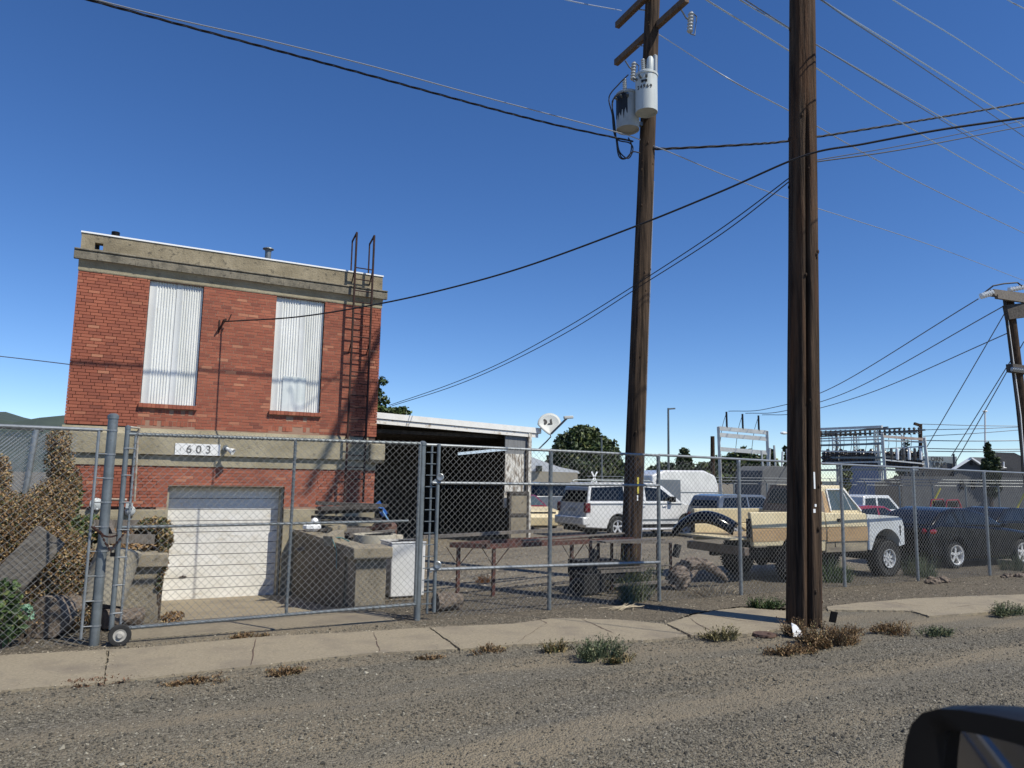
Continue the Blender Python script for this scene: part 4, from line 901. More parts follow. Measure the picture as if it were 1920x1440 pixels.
M().box(2.55, -1.2, 1.38, 2.72, -0.95, 1.6).build('wing_mirror', plastic, e, local=True, bevel=0.03)
q = M()
for x in (0.42, 1.37, 2.6): q.prism([(x, 0.45), (x, 1.36), (x+0.01, 1.36), (x+0.01, 0.45)], lambda z: -yl(z)-0.003, lambda z: -yl(z)+0.01)
q.build('door_seam', under, e, local=True)
M().box(-1.35, -1.0, 1.3, 3.2, -0.985, 1.33).build('belt_line', galvp, e, local=True)
M().box(0.62, -0.99, 0.4, 2.95, -0.93, 0.52).build('sill', plastic, e, local=True)
M().box(-1.6, -0.5, 0.42, -1.45, 0.5, 0.55).build('tow_bar', plastic, e, local=True)
M().tube([(0.7, -1.05, 0.33), (2.9, -1.05, 0.33)], 0.045, 8).build('running_board', chrome, e, local=True)
# --- cream pickup
tr = empty('cream_pickup', (13.84, 13.0, 0), 'old cream and tan lifted pickup with a white front fender and its tailgate lowered', 'pickup', rz=radians(-1.5))
wv = 1.0; R_ = 0.41; p_dirt = mat('dirty_cream_paint', (0.5,0.42,0.28), (0.2,0.165,0.12), 1.4, 0.6, stretch=(0.5,1,2.5), contrast=(0.35,0.6))
def tyl(z): return wv-max(0, z-1.3)*0.12-max(0, 0.85-z)*0.16
def bx(pts, m, name, ya=None, yb=None, bev=0.02):
    return M().prism(pts, ya or (lambda z: -tyl(z)), yb or (lambda z: tyl(z))).build(name, m, tr, local=True, bevel=bev)
zsp = 1.2
for s in (-1, 1):
    ya = (lambda z, s=s: s*tyl(z)); yb = (lambda z, s=s: s*(tyl(z)-0.1))
    low = [(-1.33, 0.82), (-1.36, zsp), (0.93, zsp), (0.93, 0.66)]+arc(0, 0.62, 0.5, 0.09, pi-0.4, 14)
    bx(low, p_cream, 'bed_side_lower', ya, yb); bx([(-1.36, zsp+0.002), (-1.37, 1.56), (0.93, 1.56), (0.93, zsp+0.002)], p_cream, 'bed_side_upper', ya, yb)
    an = math.asin(0.3/0.5); M().prism([(-1.34, 0.92), (-1.355, zsp), (0.92, zsp), (0.92, 0.92)]+arc(0, 0.62, 0.505, an, pi-an, 12), (lambda z, s=s: s*(tyl(z)+0.005)), (lambda z, s=s: s*(tyl(z)-0.05))).build('tan_band', p_tan, tr, local=True)
    M().box(-1.4, s*0.86, 1.0, -1.365, s*0.985, 1.42).build('tail_light', under, tr, local=True)
M().box(-1.34, -0.9, 0.92, 0.93, 0.9, 1.0).build('bed_floor', mat('rusty_bed', (0.2,0.13,0.08), (0.4,0.33,0.2), 3, 0.8), tr, local=True)
M().box(0.85, -0.9, 1.0, 0.93, 0.9, 1.52).build('bed_front', p_cream, tr, local=True)
M().box(-1.88, -0.86, 0.955, -1.36, 0.86, 1.0).build('tailgate', p_cream, tr, local=True, bevel=0.01)
M().box(-1.55, -0.95, 0.62, -1.4, 0.95, 0.8).build('rear_bumper', p_brown, tr, local=True, bevel=0.02)
bx([(0.95, 0.62), (0.95, zsp), (2.36, zsp), (2.36, 0.62)], p_dirt, 'cab_lower'); M().prism([(0.97, 0.88), (0.97, zsp), (2.35, zsp), (2.35, 0.88)], lambda z: -tyl(z)-0.005, lambda z: tyl(z)+0.005).build('tan_band', p_tan, tr, local=True); bx([(0.95, zsp+0.002), (0.95, 1.54), (2.34, 1.52), (2.36, zsp+0.002)], p_cream, 'cab_upper')
bx([(2.38, 0.66), (2.37, 1.5), (3.5, 1.44), (3.62, 1.38), (3.68, 1.2), (3.7, 0.76), (3.52, 0.72)]+arc(3.04, 0.62, 0.53, 0.2, pi-0.05, 14), p_primer, 'front_fender', bev=0.03)
def cyg(z): return 0.86-(z-1.5)*0.25
M().prism([(0.97, 1.5), (1.02, 2.06), (1.12, 2.17), (1.85, 2.18), (1.98, 2.12), (2.42, 1.5)], lambda z: -cyg(z), lambda z: cyg(z)).build('cab_roof', p_cream, tr, local=True, bevel=0.04)
for s in (-1, 1):
    M().prism([(1.3, 1.6), (1.33, 2.05), (1.83, 2.06), (1.93, 2.0), (2.24, 1.6)], lambda z: s*(cyg(z)+0.012), lambda z: s*(cyg(z)-0.02)).build('side_window', glassl, tr, local=True)
q = M(); q.add([(0.89, -0.78, 1.70), (0.89, 0.78, 1.70), (0.96, 0.66, 2.06), (0.96, -0.66, 2.06), (1.0, -0.78, 1.70), (1.0, 0.78, 1.70), (1.0, 0.66, 2.06), (1.0, -0.66, 2.06)], [(0,1,2,3),(4,7,6,5),(0,4,5,1),(1,5,6,2),(2,6,7,3),(3,7,4,0)]); q.build('rear_window', glassl, tr, local=True)
q = M(); q.add([(0.86, -0.95, 1.46), (0.86, 0.95, 1.46), (1.0, 0.74, 2.16), (1.0, -0.74, 2.16), (1.0, -0.95, 1.46), (1.0, 0.95, 1.46), (1.1, 0.74, 2.16), (1.1, -0.74, 2.16)], [(0,1,2,3),(7,6,5,4),(0,4,5,1),(1,5,6,2),(2,6,7,3),(3,7,4,0)]); q.build('cab_back', p_brown, tr, local=True)  # back face coloured a darker mottled brown than the cab sides
M().prism([(1.24, 0.75), (1.24, 1.5), (1.25, 1.5), (1.25, 0.75)], lambda z: -tyl(z)-0.004, lambda z: -tyl(z)+0.02).build('door_seam', under, tr, local=True)
q = M(); q.box(1.32, -1.03, 1.38, 1.5, -0.98, 1.405); q.box(1.34, -1.02, 1.33, 1.42, -0.98, 1.375); q.build('door_handle', plastic, tr, local=True)
M().box(3.52, -1.006, 0.98, 3.55, -0.98, 1.22).build('side_marker', plastic, tr, local=True)
q = M(); q.prism([(1.05, 1.5), (1.3, 1.5), (1.2, 2.05), (1.06, 2.0)], lambda z: -cyg(z)-0.006, lambda z: -cyg(z)+.01); q.build('cab_pillar', p_tan, tr, local=True)
q = M(); q.box(-1.3, -0.45, 0.5, 3.5, -0.3, 0.64); q.box(-1.3, 0.3, 0.5, 3.5, 0.45, 0.64); q.box(-0.1, -0.8, 0.36, 0.1, 0.8, 0.48); q.box(2.95, -0.8, 0.36, 3.15, 0.8, 0.48); q.sphere((0, 0.1, 0.42), 0.17); q.box(0.8, -0.7, 0.55, 3.4, 0.7, 0.95); q.build('chassis', under, tr, local=True)
for x in (0, 3.04):
    for s in (-1, 1): wheel(tr, x, s*0.88, 0.44, 0.31, alloy, s, 0.5, 8, True)
q = M(); q.prism([(1.3, 1.56), (1.29, 2.06), (1.33, 2.1), (1.86, 2.11), (1.99, 2.03), (2.31, 1.56), (2.24, 1.6), (1.93, 2.0), (1.83, 2.06), (1.33, 2.05), (1.3, 1.6)], -0.8, -0.79)
q = M(); s_ = -1
for (a, b_) in (((1.27,1.57),(1.28,2.08)), ((1.28,2.08),(1.88,2.09)), ((1.88,2.09),(2.32,1.57))): q.bar((a[0], -cyg(a[1])-0.012, a[1]), (b_[0], -cyg(b_[1])-0.012, b_[1]), 0.03, 0.05, up=(0,1,0))
q.bar((2.0, -cyg(1.6)-0.016, 1.6), (1.86, -cyg(2.0)-0.016, 2.0), 0.02, 0.02)
q.build('window_trim', flash, tr, local=True)
# black bumper shell lying on the tailgate
bs = M(); n_ = 26
for i in range(n_+1):
    t = i/n_; a = pi*t; x = 12.0+1.15*t*0.9-0.35*sin(a)*0.2; y = 13.95-1.3*t*0.7; zc = 0.98+0.33*sin(a)**0.8+0.06*t
    for j in range(7):
        b_ = -0.5+j*0.42; bs.v.append((x-0.27*cos(b_), y-0.12*cos(b_), zc+0.17*sin(b_)))
for i in range(n_):
    for j in range(6): a = i*7+j; bs.f.append((a, a+1, a+8, a+7))
bo = bs.build('bumper_cover', p_navy, smooth=True); bo.modifiers.new('solid', 'SOLIDIFY').thickness = 0.02
tag(bo, 'curved glossy black bumper cover lying over the lowered tailgate', 'bumper cover')
# --- other parked vehicles
def simple_car(loc, rz, name, label, pm, L=4.6, wd=1.8, h=1.45, kind='car', cat='car', roof=None, gm=None):
    s = L/4.6; k = h/1.45
    if kind == 'car':
        top = [(-0.95*s, 0.3), (-1.0*s, 0.7*k), (-0.95*s, 0.95*k), (-0.4*s, 1.0*k), (2.0*s, 0.98*k), (3.3*s, 0.85*k), (3.6*s, 0.6*k), (3.55*s, 0.25)]
        gh = [(-0.85*s, 0.97*k), (-0.1*s, 1.4*k), (0.3*s, 1.45*k), (1.1*s, 1.43*k), (2.15*s, 0.97*k)]; wins = [[(-0.45*s, 1.03*k), (0.0, 1.33*k), (0.7*s, 1.37*k), (0.7*s, 1.03*k)], [(0.78*s, 1.03*k), (0.78*s, 1.37*k), (1.1*s, 1.36*k), (1.85*s, 1.03*k)]]; ends = ((-0.75*s, 1.03*k, -0.15*s, 1.36*k), (2.05*s, 1.02*k, 1.2*s, 1.38*k)); ar = [(0, 0.32, 0.37), (2.7*s, 0.32, 0.37)]; r = 0.32
    else:
        top = [(-0.95*s, 0.4), (-1.0*s, 0.8*k), (-0.95*s, 1.0*k), (2.3*s, 1.0*k), (3.4*s, 0.92*k), (3.6*s, 0.7*k), (3.55*s, 0.35)]
        gh = [(-0.93*s, 0.99*k), (-0.75*s, 1.4*k), (-0.4*s, 1.45*k), (1.5*s, 1.45*k), (2.4*s, 0.99*k)]; wins = [[(-0.7*s, 1.04*k), (-0.55*s, 1.34*k), (0.6*s, 1.38*k), (0.6*s, 1.04*k)], [(0.68*s, 1.04*k), (0.68*s, 1.38*k), (1.45*s, 1.37*k), (2.1*s, 1.04*k)]]; ends = ((-0.93*s, 1.05*k, -0.73*s, 1.38*k), (2.3*s, 1.04*k, 1.6*s, 1.39*k)); ar = [(0, 0.36, 0.42), (2.7*s, 0.36, 0.42)]; r = 0.36
    e_, yl_, yg_ = car(loc, rz, name, label, L, 0, wd, 0.28, top, ar, gh, wins, pm, r, cat=cat, roof=roof, glassm=gm, zbelt=0.99*k)
    a = ends[0]; endglass(e_, a[0], a[1], a[2], a[3], wd*0.39, wd*0.33, gm or glass, 'rear_window'); a = ends[1]; endglass(e_, a[0], a[1], a[2], a[3], wd*0.39, wd*0.33, gm or glass)
    for s_ in (-1, 1): M().box(-1.01*s, s_*wd*0.32, 0.7*k, -0.9*s, s_*wd*0.47, 0.85*k).build('tail_light', redl, e_, local=True, bevel=0.01)
    return e_
def at(px, y, d):
    p = D(px, y, d); return Vector((p.x, p.y, 0))
simple_car(at(1352, 960, 30), radians(0), 'grey_suv', 'dark grey rounded SUV parked right of the long white SUV', p_grey, 4.8, 1.9, 1.72, 'suv', 'suv')
simple_car(at(1640, 960, 27)+Vector((-1.6,0,0)), radians(-4), 'red_car', 'dark red car showing its windscreen behind the cream pickup bonnet', p_red, 4.6, 1.8, 1.5)
simple_car(at(1010, 960, 31)+Vector((0.6,3.4,0)), radians(-95), 'cream_car', 'cream car with a red roof edge seen beside the shed post', p_cream, 4.4, 1.75, 1.5, roof=p_red, gm=glassl)
simple_car(at(1085, 950, 36)+Vector((-1.5,1,0)), radians(0), 'dark_van', 'dark van with a white roof behind the cream car', p_grey, 5.2, 2.0, 2.05, 'suv', 'van', roof=p_navy)
simple_car(at(1880, 965, 27)+Vector((-1,0,0)), radians(-3), 'dark_car', 'dark blue-black car behind the black coupe at the right', p_navy, 4.6, 1.8, 1.5)
# white pickup behind
e = empty('white_pickup', at(1640, 950, 33)+Vector((-0.8,0,0)), 'white crew cab pickup parked behind the dark red car', 'pickup')
def wy(z): return 0.98-max(0, z-1.1)*0.1
M().prism([(-1.3, 0.5), (-1.3, 1.3), (3.9, 1.3), (4.6, 1.25), (4.7, 0.6)]+arc(3.6, 0.45, 0.5, 0.1, pi-0.1, 10)+arc(0, 0.45, 0.5, 0.1, pi-0.1, 10), lambda z: -wy(z), lambda z: wy(z)).build('body', p_white, e, local=True, bevel=0.03)
M().prism([(-1.2, 1.28), (-1.0, 2.0), (-0.8, 2.08), (1.0, 2.08), (1.9, 1.28)], lambda z: -wy(z)+0.08, lambda z: wy(z)-0.08).build('cabin', p_white, e, local=True, bevel=0.04)
e.scale = (0.85, 0.85, 0.85)
for wn in ([(-1.0, 1.38), (-0.88, 1.92), (-0.1, 1.95), (-0.1, 1.38)], [(0.05, 1.38), (0.05, 1.95), (0.95, 1.93), (1.55, 1.38)]):
    M().prism(wn, lambda z: -wy(z)+0.07, lambda z: -wy(z)+0.1).build('side_window', glass, e, local=True)
for x in (0, 3.6):
    for s in (-1, 1): wheel(e, x, s*0.84, 0.42, 0.26, alloy, s, 0.6)
M().box(4.5, -0.96, 0.95, 4.72, -0.7, 1.25).build('tail_light', redl, e, local=True)
# red machine far right
e = empty('red_machine', at(1772, 950, 44), 'small red vehicle frame with black windows beyond the coupe roof', 'vehicle')
q = M()
for s in (-1, 1):
    q.bar((-1.2, s*0.7, 0.8), (-0.8, s*0.65, 2.0), 0.12, 0.12); q.bar((-0.8, s*0.65, 2.0), (0.8, s*0.65, 2.05), 0.12, 0.12); q.bar((0.8, s*0.65, 2.05), (1.2, s*0.7, 1.2), 0.12, 0.12); q.bar((-1.0, s*.7, 1.35), (1.2, s*.7, 1.35), 0.1, 0.12)
q.box(-1.4, -0.75, 0.5, 1.5, 0.75, 1.15); q.build('frame', p_red, e, local=True, bevel=0.02)
M().box(-0.7, -0.6, 1.3, 0.8, 0.6, 1.9).build('cabin_glass', glass, e, local=True); e.scale = (0.7, 0.7, 0.7)
for x in (-0.9, 1.0):
    for s in (-1, 1): wheel(e, x, s*0.75, 0.4, 0.25, alloy, s, 0.55)
# white trailer with domed roof
e = empty('white_trailer', at(1265, 950, 45), 'white box trailer with a rounded roof behind the white SUV bonnet', 'trailer')
q = M(); q.prism([(-2.6, 0.6), (-2.6, 2.55), (-1.6, 2.85), (1.4, 2.9), (2.3, 2.6), (2.55, 2.0), (2.55, 0.6)], -1.1, 1.1); q.build('trailer_box', p_white, e, local=True, bevel=0.12, seg=3)
M().box(-2.3, -1.13, 1.0, -0.5, -1.1, 2.3).build('side_door', p_grey, e, local=True)
M().box(-2.9, -1.12, 1.55, 2.9, -1.1, 1.6).build('side_stripe', galvp, e, local=True)
for x in (-0.3, 0.6): wheel(e, x, -1.0, 0.35, 0.2, alloy, -1)
# dark boat-like covered load right of it
e = empty('dark_shed', at(1440, 950, 62), 'dark grey sloped equipment housing beside the substation', 'housing')
M().prism([(-2.6, 0), (-2.1, 3.2), (-1.3, 3.6), (1.2, 3.6), (1.6, 0)], -1.5, 1.5).build('housing', grey_s, e, local=True, bevel=0.05)
M().prism([(1.65, 0), (1.25, 3.55), (4.4, 3.5), (4.4, 0)], -1.5, 1.5).build('white_cabinet', subw, e, local=True, bevel=0.05)
q = M()
for k in range(7): q.tube([(-0.5+k*0.75, 0, 3.55), (-0.5+k*0.75+(0.15 if k % 2 else -0.1), 0, 4.9+0.25*(k % 3))], 0.09, 6)
q.build('bushing', porc, e, local=True)
# ================================================================== SHED AND YARD THINGS
SY = 22.8
shd = empty('open_shed', (10, SY, 0), 'long open shed with a low white-edged roof to the right of the brick building', 'shed')
L0, R0 = PY(706, 773, SY), PY(1014, 803, SY)
xl_, xr_ = 5.8, R0.x; zl = L0.z+(L0.z-R0.z)/(L0.x-R0.x)*(xl_-L0.x); zr = R0.z
def rz_(x): return zl+(zr-zl)*(x-xl_)/(xr_-xl_)
q = M(); yb_ = SY+7.5
q.add([(xl_, SY+0.02, rz_(xl_)-0.02), (xr_, SY+0.02, zr-0.02), (xr_, yb_, zr+0.1), (xl_, yb_, rz_(xl_)+0.1), (xl_, SY+0.02, rz_(xl_)-0.2), (xr_, SY+0.02, zr-0.2), (xr_, yb_, zr-0.08), (xl_, yb_, rz_(xl_)-0.08)], [(0,1,2,3),(7,6,5,4),(0,4,5,1),(1,5,6,2),(2,6,7,3),(3,7,4,0)])
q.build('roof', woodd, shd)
q = M()
for a, b_, c_, dd in ((0.0, 0.19, -0.03, 0), (-0.19, -0.0, 0.0, 0)):
    pass
q.add([(xl_, SY-0.04, rz_(xl_)-0.19), (xr_, SY-0.04, zr-0.19), (xr_, SY-0.04, zr), (xl_, SY-0.04, rz_(xl_)), (xl_, SY+0.02, rz_(xl_)-0.19), (xr_, SY+0.02, zr-0.19), (xr_, SY+0.02, zr), (xl_, SY+0.02, rz_(xl_))], [(0,1,2,3),(7,6,5,4),(0,4,5,1),(1,5,6,2),(2,6,7,3),(3,7,4,0)])
q.build('fascia', mat('white_peeling_fascia', (0.84,0.84,0.81), (0.76,0.75,0.71), 4, 0.6, c3=(0.3,0.24,0.17), scale3=2.5, th3=(0.74,0.78)), shd)
q = M(); q.add([(xl_, SY+0.0, rz_(xl_)-0.36), (xr_-0.1, SY+0.0, zr-0.34), (xr_-0.1, SY+0.0, zr-0.2), (xl_, SY+0.0, rz_(xl_)-0.21), (xl_, SY+0.05, rz_(xl_)-0.36), (xr_-0.1, SY+0.05, zr-0.34), (xr_-0.1, SY+0.05, zr-0.2), (xl_, SY+0.05, rz_(xl_)-0.21)], [(0,1,2,3),(7,6,5,4),(0,4,5,1),(1,5,6,2),(2,6,7,3),(3,7,4,0)])
q.build('lower_fascia', mat('worn_white_board', (0.78,0.76,0.71), (0.4,0.33,0.24), 5, 0.7, contrast=(0.55,0.68)), shd)
q = M()
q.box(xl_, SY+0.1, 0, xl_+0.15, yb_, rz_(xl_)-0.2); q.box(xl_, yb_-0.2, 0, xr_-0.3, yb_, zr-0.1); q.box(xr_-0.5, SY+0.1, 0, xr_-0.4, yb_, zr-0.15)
q.build('back_wall', woodd, shd)
q = M()
for i in range(8): q.box(xl_+0.2, SY+0.5+i*0.9, rz_(xr_)-0.4, xr_-0.5, SY+0.6+i*0.9, rz_(xr_)-0.28)
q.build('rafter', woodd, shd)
# grey upper boarding, header, front wall with flaking paint
q = M(); q.box(12.03, SY+0.1, 2.75, 12.98, SY+0.16, zr-0.3); q.build('upper_panel', mat('grey_boarding', (0.16,0.165,0.17), (0.22,0.225,0.23), 3, 0.8, stretch=(6,6,0.5)), shd)
q = M(); q.box(12.03, SY+0.08, 1.75, 12.94, SY+0.14, 3.05); q.build('flaking_panel', mat('flaking_white_paint', (0.7,0.68,0.62), (0.2,0.16,0.12), 5, 0.8, contrast=(0.42,0.6), stretch=(3,3,0.7)), shd)
q = M(); q.box(12.03, SY+0.1, 1.2, 12.13, SY+0.18, 1.75); q.box(12.9, SY-0.02, 0, 13.02, SY+0.1, zr-0.2); q.build('post', mat('white_flaking_post', (0.68,0.66,0.6), (0.22,0.18,0.14), 8, 0.8, contrast=(0.4,0.65)), shd)
q = M(); q.box(12.82, SY-0.0, 0.1, 12.9, SY+0.14, 3.2); q.build('dark_post', woodd, shd)
bf = empty('framed_board', (12.5, SY-0.12, 0.1), 'tall grey pebbled board in a dark frame leaning at the shed front', 'board')
q = M(); q.box(12.18, SY-0.14, 0.15, 12.8, SY-0.08, 1.72); q.build('panel', conc, bf)
q = M()
for z in (0.1, 0.92, 1.66): q.box(12.12, SY-0.17, z, 12.84, SY-0.05, z+0.1)
q.box(12.1, SY-0.16, 0.1, 12.18, SY-0.06, 1.76); q.box(12.8, SY-0.16, 0.1, 12.87, SY-0.06, 1.76); q.build('frame', woodd, bf)
p0, p1 = PY(858, 851, SY-0.1), PY(950, 842, SY-0.1)
tag(M().bar(p0, p1, 0.07, 0.09).build('hanging_tube', mat('pale_blue_tube', (0.55,0.66,0.75), rough=0.4)), 'pale blue tube hanging under the shed roof edge', 'tube')
# satellite dish
dc = PY(1030, 795, SY-0.2)
dsh = empty('satellite_dish', dc+Vector((0,0,-0.6)), 'light grey satellite dish on a bent mast at the shed roof corner', 'satellite dish')
dn3 = Vector((-0.25, -0.9, 0.34)).normalized(); du = Vector((0.0, 0.35, 0.94)); dr = du.cross(dn3).normalized(); du = dn3.cross(dr).normalized()
dsm = mat('dish_grey', (0.48,0.5,0.48), rough=0.5)
def dshape(a):
    c, s = cos(a), sin(a); w_ = 0.44; h_ = 0.42
    x = w_*c; y = h_*s
    if s < 0: x *= (1+s*0.62)
    return x, y
vs = [tuple(dc-dn3*0.05)]; fs = []; nA = 32; rings = 5
for j in range(1, rings+1):
    for k in range(nA):
        x, y = dshape(2*pi*k/nA); t = j/rings; sk = 0.25*y*t
        vs.append(tuple(dc+dr*(x*t+sk*0.5)+du*(y*t)+dn3*(-0.05*(1-t*t))))
for k in range(nA): fs.append((0, 1+k, 1+(k+1) % nA))
for j in range(rings-1):
    for k in range(nA): a = 1+j*nA; fs.append((a+k, a+nA+k, a+nA+(k+1) % nA, a+(k+1) % nA))
q = M(); q.add(vs, fs); do = q.build('dish_reflector', dsm, dsh, smooth=True); do.modifiers.new('s', 'SOLIDIFY').thickness = 0.02
q = M(); b0_ = dc-du*0.38; tip = dc+dn3*0.62+dr*0.5-du*0.05
q.bar(b0_, tip, 0.05, 0.06); q.build('feed_arm', galvp, dsh)
q = M(); q.bar(tip-dr*0.15, tip+dr*0.2, 0.1, 0.1); q.build('receiver', dsm, dsh, bevel=0.02)
q = M(); q.tube([dc-dn3*0.08-du*0.2, dc-dn3*0.1-du*0.45, dc+Vector((-0.05,0.1,-0.62)), dc+Vector((-0.4,0.15,-0.95)), dc+Vector((-0.55,0.2,-0.95))], 0.025, 8); q.build('mast', galvp, dsh)
lgc = dc+dn3*(-0.03)+du*0.1-dr*0.05
q = M(); q.slab([], 0, 0) if False else None
lg = M(); P_ = lambda x, y: lgc+dr*(x*1.15)+du*(y*1.15)+dn3*0.022
h1 = [P_(-0.12, 0.1)]+[P_(-0.12+0.115*sin(a), 0.1*cos(a)) for a in [pi*i/10 for i in range(1, 10)]]+[P_(-0.12, -0.1), P_(-0.12, -0.02), P_(-0.07, 0.0), P_(-0.12, 0.02)]
lg.poly(h1); lg.poly([P_(0.09, 0.06), P_(0.15, 0.1), P_(0.15, -0.1), P_(-0.02, -0.1), P_(0.03, -0.05), P_(0.09, -0.05)])
lg.build('dish_mark', ink, do)
# appliance, drum, junk
ap_ = empty('white_appliance', (5.0, 13.3, 0), 'white enamel washing machine standing beside the right pier', 'appliance')
q = M(); q.box(4.62, 13.15, 0.03, 5.28, 13.8, 0.98); q.build('cabinet', p_white, ap_, bevel=0.02)
q = M(); q.box(4.61, 13.14, 0.98, 5.29, 13.81, 1.01); q.build('lid', p_white, ap_, bevel=0.008)
q = M(); q.box(4.85, 13.3, 1.012, 5.2, 13.45, 1.03); q.box(4.65, 13.2, 1.012, 4.8, 13.24, 1.02); q.build('lid_debris', plastic, ap_)
e = empty('concrete_ring', (4.6, 14.6, 0), 'pale open-topped round concrete ring behind the right pier', 'concrete ring')
q = M(); rr_ = PY(706, 1006, 14.3); q.lathe([(0.42, -0.9), (0.42, 0.0), (0.36, 0.0), (0.34, -0.75), (0, -0.8)], (rr_.x+0.0, 14.4, rr_.z+0.04), (0,0,1), 28); q.build('ring', mat('pale_plaster', (0.42,0.38,0.29), (0.5,0.46,0.37), 3, 0.9), e, smooth=True, angle=40)
def junk(name, label, cat, m, fn, **k):
    q = M(); fn(q); o = q.build(name, m, **k); tag(o, label, cat); return o
bc = PY(655, 1000, 13.8)
junk('cinder_block', 'grey block resting on the right retaining wall cap', 'block', conc, lambda q: (q.bar(PY(615, 1015, 13.6), PY(637, 1003, 13.9), 0.2, 0.2)), bevel=0.01)
junk('cinder_block', 'tilted brownish block on the wall cap next to the hose', 'block', concp, lambda q: (q.bar(PY(618, 995, 14.2), PY(645, 990, 14.3), 0.2, 0.14)), bevel=0.01)
junk('rag', 'white crumpled rag on the right retaining wall near the door', 'rag', flash, lambda q: (q.sphere(PY(585, 988, 15.2), 0.16, 8, 5, (1.2,0.8,0.6)), q.sphere(PY(590, 978, 15.3), 0.08, 7, 5)))
junk('garden_hose', 'thin teal hose draped over the right retaining wall', 'hose', mat('teal_hose', (0.06,0.16,0.16), rough=0.5), lambda q: q.tube([PY(655, 1015, 13.6), PY(640, 1008, 13.7), PY(622, 1010, 13.55)+Vector((0,0,0.02)), Vector((3.69, 13.45, 0.86)), Vector((3.69, 13.4, 0.55))], 0.012, 6))
tp = empty('timber_pile', (4.6, 16.3, 0), 'pile of dark old timber and boards against the brick wall under the ladder', 'timber pile')
for i in range(16):
    q = M(); z = 0.1+i*0.1; x = random.uniform(3.9, 4.1); q.bar((x, 15.9+random.uniform(0,.5), z), (5.35+random.uniform(-.2,.15), 15.9+random.uniform(0,.5), z+random.uniform(-.05,.05)), random.uniform(0.12,0.3), 0.07); q.build('board', woodd, tp)
rp_ = empty('rusty_drum', (6.1, 16.7, 0), 'rusty brown round tank at the foot of the shed beside the building corner', 'drum')
q = M(); c_ = PY(721, 993, 16.7); q.lathe([(0, -0.45), (0.25, -0.45), (0.28, -0.3), (0.28, 0.1), (0.2, 0.2), (0, 0.22)], c_, (0,0,1), 20); q.build('tank', mat('brown_rust', (0.1,0.05,0.035), (0.16,0.08,0.05), 5, 0.7), rp_, smooth=True)
q = M(); q.lathe([(0, -0.2), (0.2, -0.2), (0.2, 0.0), (0, 0.0)], PY(740, 1003, 16.9), (0,0,1), 14); q.build('bucket', MT['pale_plaster'], rp_, smooth=True, angle=40)
sv = empty('blue_shovel', PY(735, 985, 17.6), 'blue plastic snow shovel leaning at the dark shed opening', 'shovel')
a, b_ = PY(713, 952, 17.8), PY(738, 990, 17.6)
q = M(); q.tube([a, b_], 0.02, 8); q.build('handle', mat('light_blue', (0.15,0.3,0.5), rough=0.4), sv)
q = M(); q.bar(PY(707, 942, 17.8), PY(722, 966, 17.8), 0.15, 0.03, up=(0,1,0)); q.build('blade', mat('shovel_blue', (0.01,0.1,0.4), rough=0.4), sv)
jp = empty('scrap_pile', (4.3, 14.9, 0), 'heap of dark scrap wood and metal on the yard side of the right retaining wall', 'scrap pile')
for i in range(16):
    x = random.uniform(4.1, 5.0); y = random.uniform(14.0, 16.2); z = 0.85+random.uniform(-.5, .35); a = random.uniform(-.6, .6); L_ = random.uniform(0.3, 0.6)
    M().bar((x-cos(a)*L_, y-sin(a)*L_, z+random.uniform(-.15,.15)), (x+cos(a)*L_, y+sin(a)*L_, z+random.uniform(-.15,.15)), random.uniform(.05,.25), random.uniform(.03,.12)).build('scrap_piece', random.choice([woodd, woodd, rust, under, woodg]), jp)
# bench frame on the left pier + leaf heap
be = empty('wooden_frame', PY(240, 1000, 12.9), 'weathered grey wooden rack lying on the left pier', 'wooden frame')
for (x0, y0, Y0, x1, y1, Y1, wd_, ht) in ((175, 983, 13.7, 275, 983, 13.7, 0.05, 0.14), (196, 1010, 12.75, 290, 1011, 12.75, 0.05, 0.14), (205, 985, 13.6, 214, 1004, 12.85, 0.05, 0.08), (267, 985, 13.6, 280, 1004, 12.85, 0.05, 0.08)):
    M().bar(PY(x0, y0, Y0), PY(x1, y1, Y1), wd_, ht).build('slat', woodg, be)
# grey-white drum section behind posts
q = M(); c_ = PY(203, 1062, 12.2); q.lathe([(0.0, 0), (0.3, 0), (0.3, 0.75), (0.27, 0.78), (0,0.78)], (c_.x-0.05, 12.3, 0.35), (0.25,0.1,1), 22)
tag(q.build('leaning_tank', mat('dull_plaster', (0.24,0.215,0.165), (0.34,0.31,0.245), 3, 0.9), smooth=True, angle=40), 'pale leaning tank behind the gate post among the dry leaves', 'tank')
# board leaning in the ivy
a, b_ = PY(-30, 1140, 11.7), PY(98, 1002, 11.9)
q = M(); q.bar(a, b_, 0.42, 0.05, up=(0.25, -0.95, 0.3)); tag(q.build('plywood_board', mat('grey_plywood', (0.09,0.08,0.068), (0.16,0.145,0.125), 3, 0.95, bump=0.003, bscale=70, stretch=(3,3,8)), bevel=0.02), 'weathered grey plywood board leaning in the ivy at the left', 'board')
